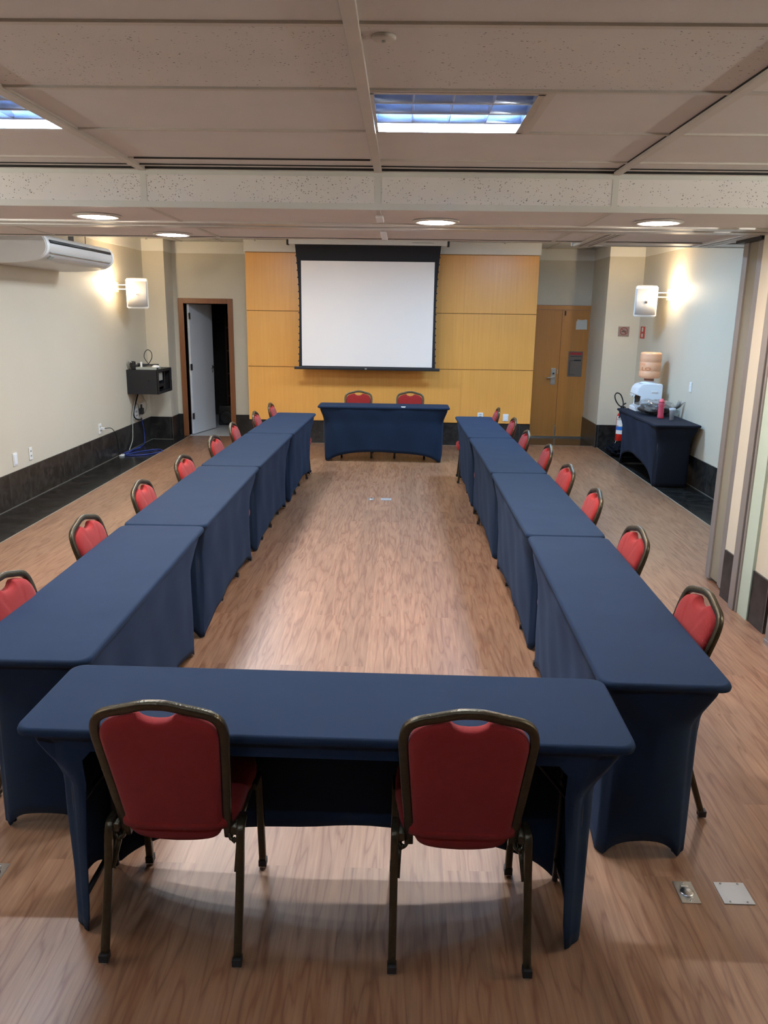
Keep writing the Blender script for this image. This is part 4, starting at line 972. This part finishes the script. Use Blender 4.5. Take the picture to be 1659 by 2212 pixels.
for yy in (-.06, .05): bm = B(); tube(bm, [(-.165, yy, .205), (-.172, yy, .185), (-.172, yy, .165)], .010, 8); box(bm, -.195, -.16, yy-.010, yy+.010, .198, .212, bev=.003); obj('tap', bm, PLASTW, t)
obj('indicator', bx(-.156, -.150, -.015, .015, .25, .275), DARKF, t)
ORG = mat('orange_bottle_plastic', (.82, .42, .24), .35, var=.06, vscale=12)
t = thing('water_bottle', 'large peach orange water bottle upside down on the white dispenser', 'water bottle', (3.235, 10.52, TZ+.391))
bm = B(); lathe(bm, [(.035, 0), (.035, .02), (.05, .026), (.115, .034), (.132, .048), (.136, .07), (.136, .118), (.1325, .124), (.1325, .132), (.136, .138), (.136, .232), (.1325, .238), (.1325, .246), (.136, .252), (.136, .300), (.133, .318), (.134, .335), (.131, .352), (.118, .364), (.0001, .366)], 48); obj('bottle_body', bm, ORG, t, smooth=True)
bm = B(); lathe(bm, [(.062, .0), (.062, .026), (.05, .028)], 24); obj('neck', bm, mat('brown_neck', (.25, .11, .08), .4), t, smooth=True)
bm = text_bm('LO', .10, .003)
for v in bm.verts:
    a = math.radians(-128)+v.co.x/.137; rd = .137+max(0, v.co.z); v.co = Vector((rd*math.cos(a), rd*math.sin(a), .135+v.co.y*.6+.02))
obj('raised_lettering', bm, mat('orange_dark', (.62, .20, .07), .4), t)
bm = text_bm('OO', .05, .003)
for v in bm.verts:
    a = math.radians(-150)+v.co.x/.137; rd = .1365+max(0, v.co.z)*.5; v.co = Vector((rd*math.cos(a), rd*math.sin(a), .215+v.co.y*.7))
obj('raised_lettering', bm, mat('orange_bright', (.95, .30, .10), .4), t)
# plastic bag with dark cloth
PINK = mat('pink_translucent', (.95, .16, .24), .15, trans=.55, ior=1.3, alpha=.92); CUP = mat('cup_translucent', (.85, .88, .92), .3, trans=.5, ior=1.2, alpha=.9)
bagm = mat('clear_film', (.3, .29, .27), .08, trans=.0, alpha=.30, spec=1.0, coat=1.0)
t = thing('plastic_bag', 'clear plastic bag holding folded dark cloth on the side table', 'bag', (3.20, 10.06, TZ)); t.rotation_euler.z = .25
def blob(rx_, ry_, rz_, seed, amp, fr, z0=0, nz=26, ns=64):
    rg = random.Random(seed); ph = [rg.uniform(0, 6.28) for _ in range(8)]; bm = B(); rs = []
    for i in range(nz+1):
        th = PI*i/nz; row = []
        for j in range(ns):
            p_ = 2*PI*j/ns; k_ = 1+amp*(math.sin(fr*p_+ph[0]+3*th)+.7*math.sin((fr+2)*p_+ph[1]-4*th)+.5*math.sin((2*fr+1)*p_+ph[2]+th*5))
            nv = noise.noise(Vector((math.sin(th)*math.cos(p_)*2.6+seed, math.sin(th)*math.sin(p_)*2.6, math.cos(th)*2.6)))
            n2v = noise.noise(Vector((math.sin(th)*math.cos(p_)*7+seed, math.sin(th)*math.sin(p_)*7, math.cos(th)*7)))
            k_ += amp*3.0*(.5-abs(nv)*2.2)+amp*1.3*(.3-abs(n2v)*2)
            row.append(bm.verts.new((rx_*math.sin(th)*math.cos(p_)*k_, ry_*math.sin(th)*math.sin(p_)*k_, max(0, z0+rz_*(1-math.cos(th))*.5*(.35+.65*k_)))))
        rs.append(row)
    for A_, C_ in zip(rs, rs[1:]):
        for j in range(ns): bm.faces.new((A_[j], A_[(j+1) % ns], C_[(j+1) % ns], C_[j])).smooth = True
    bmesh.ops.remove_doubles(bm, verts=bm.verts, dist=1e-4)
    return bm
obj('bag_film', blob(.225, .275, .185, 5, .055, 5, .0), bagm, t)
bm = blob(.19, .22, .135, 8, .05, 3, .004); orient(bm, bm.verts, Matrix.Translation((0, -.02, 0))); obj('folded_cloth', bm, BLKCLOTH, t)
bm = B()   # gathered mouth of the bag
for k in range(11):
    a = -.9+k*.18; tube(bm, spline([(.12, -.22, .09), (.15+.03*math.sin(k), -.27, .13), (.17+.05*math.sin(a), -.30+.05*math.cos(a*3), .165+.035*math.cos(a)+.01*math.sin(k*2.1))], 4), [.012, .012, .012, .012, .011, .010, .009, .006, .003], 6)
obj('bag_mouth', bm, bagm, t)
t = thing('sports_bottle', 'pink translucent drinking bottle standing in front of the plastic bag', 'bottle', (3.165, 9.70, TZ))
bm = B(); lathe(bm, [(.034, 0), (.038, .004), (.038, .035), (.035, .045), (.036, .10), (.030, .125), (.036, .150), (.036, .175), (.030, .19)], 28); obj('bottle_body', bm, PINK, t, smooth=True)
bm = B(); lathe(bm, [(.032, .19), (.032, .215), (.018, .220), (.018, .235), (.0001, .237)], 20); obj('cap', bm, mat('pink_cap', (.85, .13, .16), .4), t, smooth=True)
t = thing('plastic_cup', 'stack of white translucent plastic cups beside the pink bottle', 'cup', (3.245, 9.53, TZ))
bm = B(); lathe(bm, [(.0001, .0), (.024, 0), (.033, .12), (.036, .122), (.036, .127), (.033, .127), (.023, .006)], 24); obj('cup', bm, CUP, t, smooth=True)
bm = B(); lathe(bm, [(.030, .085), (.034, .128), (.037, .132), (.037, .142), (.034, .142), (.028, .09)], 24); obj('cup', bm, CUP, t, smooth=True)
# fire extinguisher
t = thing('fire_extinguisher', 'red fire extinguisher with black hose on a stand behind the side table', 'fire extinguisher', (3.265, 11.76, 0))
bm = B(); lathe(bm, [(.066, .155), (.070, .162), (.070, .50), (.064, .535), (.045, .565), (.022, .58), (.022, .60)], 32); obj('cylinder', bm, mat('extinguisher_red', (.58, .02, .012), .25, coat=.4), t, smooth=True)
def arc_label(z0, z1, a0, a1, rd=.0712):
    bm = B(); n = 12; q = []
    for i in range(n+1): a = math.radians(a0+(a1-a0)*i/n); q.append([bm.verts.new((rr_*math.cos(a), rr_*math.sin(a), z)) for rr_ in (rd, rd+.001) for z in (z0, z1)])
    for a_, b_ in zip(q, q[1:]):
        for i0, i1 in ((0, 1), (1, 3), (3, 2), (2, 0)): bm.faces.new((a_[i0], a_[i1], b_[i1], b_[i0]))
    bm.faces.new([q[0][i] for i in (0, 1, 3, 2)]); bm.faces.new([q[-1][i] for i in (0, 2, 3, 1)])
    return bm
cyl = [o for o in kids(t)][0]
obj('label', arc_label(.385, .525, -165, -75), PLASTW, cyl); obj('label', arc_label(.26, .375, -165, -75), PLASTW, cyl); obj('label_band', arc_label(.318, .372, -165, -75, .0725), mat('label_blue', (.02, .16, .55), .4), cyl)
bm = text_bm('GÁS CO2', .028, 0)
for v in bm.verts: a = math.radians(-118)+v.co.x/.073; v.co = Vector((.0735*math.cos(a), .0735*math.sin(a), .475+v.co.y))
obj('label_text', bm, DARKF, cyl)
bm = B(); lathe(bm, [(.071, .372), (.073, .376), (.073, .380), (.071, .384)], 28); obj('strap', bm, STEEL, t)
bm = B(); lathe(bm, [(.024, .58), (.028, .60), (.028, .66), (.016, .675), (.0001, .676)], 16); tube(bm, [(0, 0, .66), (.01, -.03, .70), (.02, -.09, .72)], .010, 6); tube(bm, [(0, 0, .65), (.01, -.04, .665), (.02, -.09, .66)], .009, 6); obj('valve', bm, DARKF, t)
bm = B(); tube(bm, spline([(-.01, -.02, .655), (-.07, -.05, .69), (-.125, -.07, .76), (-.140, -.06, .83), (-.105, -.04, .865), (-.05, -.03, .84), (-.015, -.03, .77), (-.005, -.05, .70), (-.03, -.08, .62), (-.06, -.085, .5)], 6), .0095, 8); obj('hose', bm, DARKF, t)
bm = B(); tube(bm, [(-.10*1, -.02, .0), (-.062, -.03, .155), (-.06, .06, .155), (-.09, .10, .0)], .005, 6); tube(bm, [(.09, -.02, .0), (.062, -.03, .155), (.06, .06, .155), (.09, .10, .0)], .005, 6); tube(bm, [(-.062, -.03, .152), (.062, -.03, .152)], .005, 6); obj('stand', bm, STEEL, t)
bm = blob(.14, .25, .15, 21, .13, 4, 0.0, 30, 80); tag(obj('crumpled_cloth', bm, BLKCLOTH, loc=(3.14, 11.36, 0)), 'crumpled black cloth lying on the granite floor beside the fire extinguisher', 'cloth')

# ------------------------------------------------------------ pillar and folding partition on the right
bm = B(); box(bm, 2.335, XR, 4.74, 5.45, 0, SOFF+.1); struct('wall_pillar', bm, WALLM)
bm = B(); box(bm, 2.323, XR, 4.728, 4.74, 0, HB); box(bm, 2.323, 2.335, 4.74, 5.43, 0, HB); struct('baseboard_pillar', bm, GRANX)
struct('trim_12', bx(2.3215, 2.3235, 4.7265, 4.7285, 0, HB), mat('skirting_joint', (.25, .24, .22), .6))
bm = B(); box(bm, 2.296, 2.335, 5.135, 5.215, 0, SOFF, bev=.004); box(bm, 2.306, 2.335, 5.10, 5.125, 0, SOFF, bev=.003); struct('trim_13', bm, ALU)
struct('trim_14', bx(2.315, 2.335, 4.955, 5.10, 0, SOFF), GREENP)
t = thing('folding_partition', 'grey folding partition panels stacked upright at the right end of the track', 'partition', (2.375, 5.50, 0))
for k, (xo, y0, y1) in enumerate(((.00, .03, .37), (.085, .0, .36), (.17, -.02, .36), (.255, -.03, .35))):
    p_ = obj('panel', bx(xo+.008, xo+.065, y0, y1, .03, SOFF-.025), ALUV, t)
    for yy in (y0, y1-.10):
        bm = B(); box(bm, xo-.006, xo+.072, yy-.004, yy+.050, .015, SOFF-.018, bev=.004); box(bm, xo, xo+.066, yy+.062, yy+.09, .02, SOFF-.02, bev=.003); obj('edge_profile', bm, ALU, p_)
bm = B(); box(bm, -.05, .32, -.03, .38, SOFF-.03, SOFF-.004); obj('top_guide', bm, DARKF, t)
t = thing('partition_post', 'grey metal partition post at the right edge of the photo beside the pillar', 'post', (2.30, 4.53, 0))
obj('post', bx(-.030, .03, -.04, .05, 0, SOFF if False else CEIL_F-.01, bev=.003), ALU, t); obj('foot', bx(-.034, .034, -.044, .054, 0, .03, bev=.002), STEEL, t)
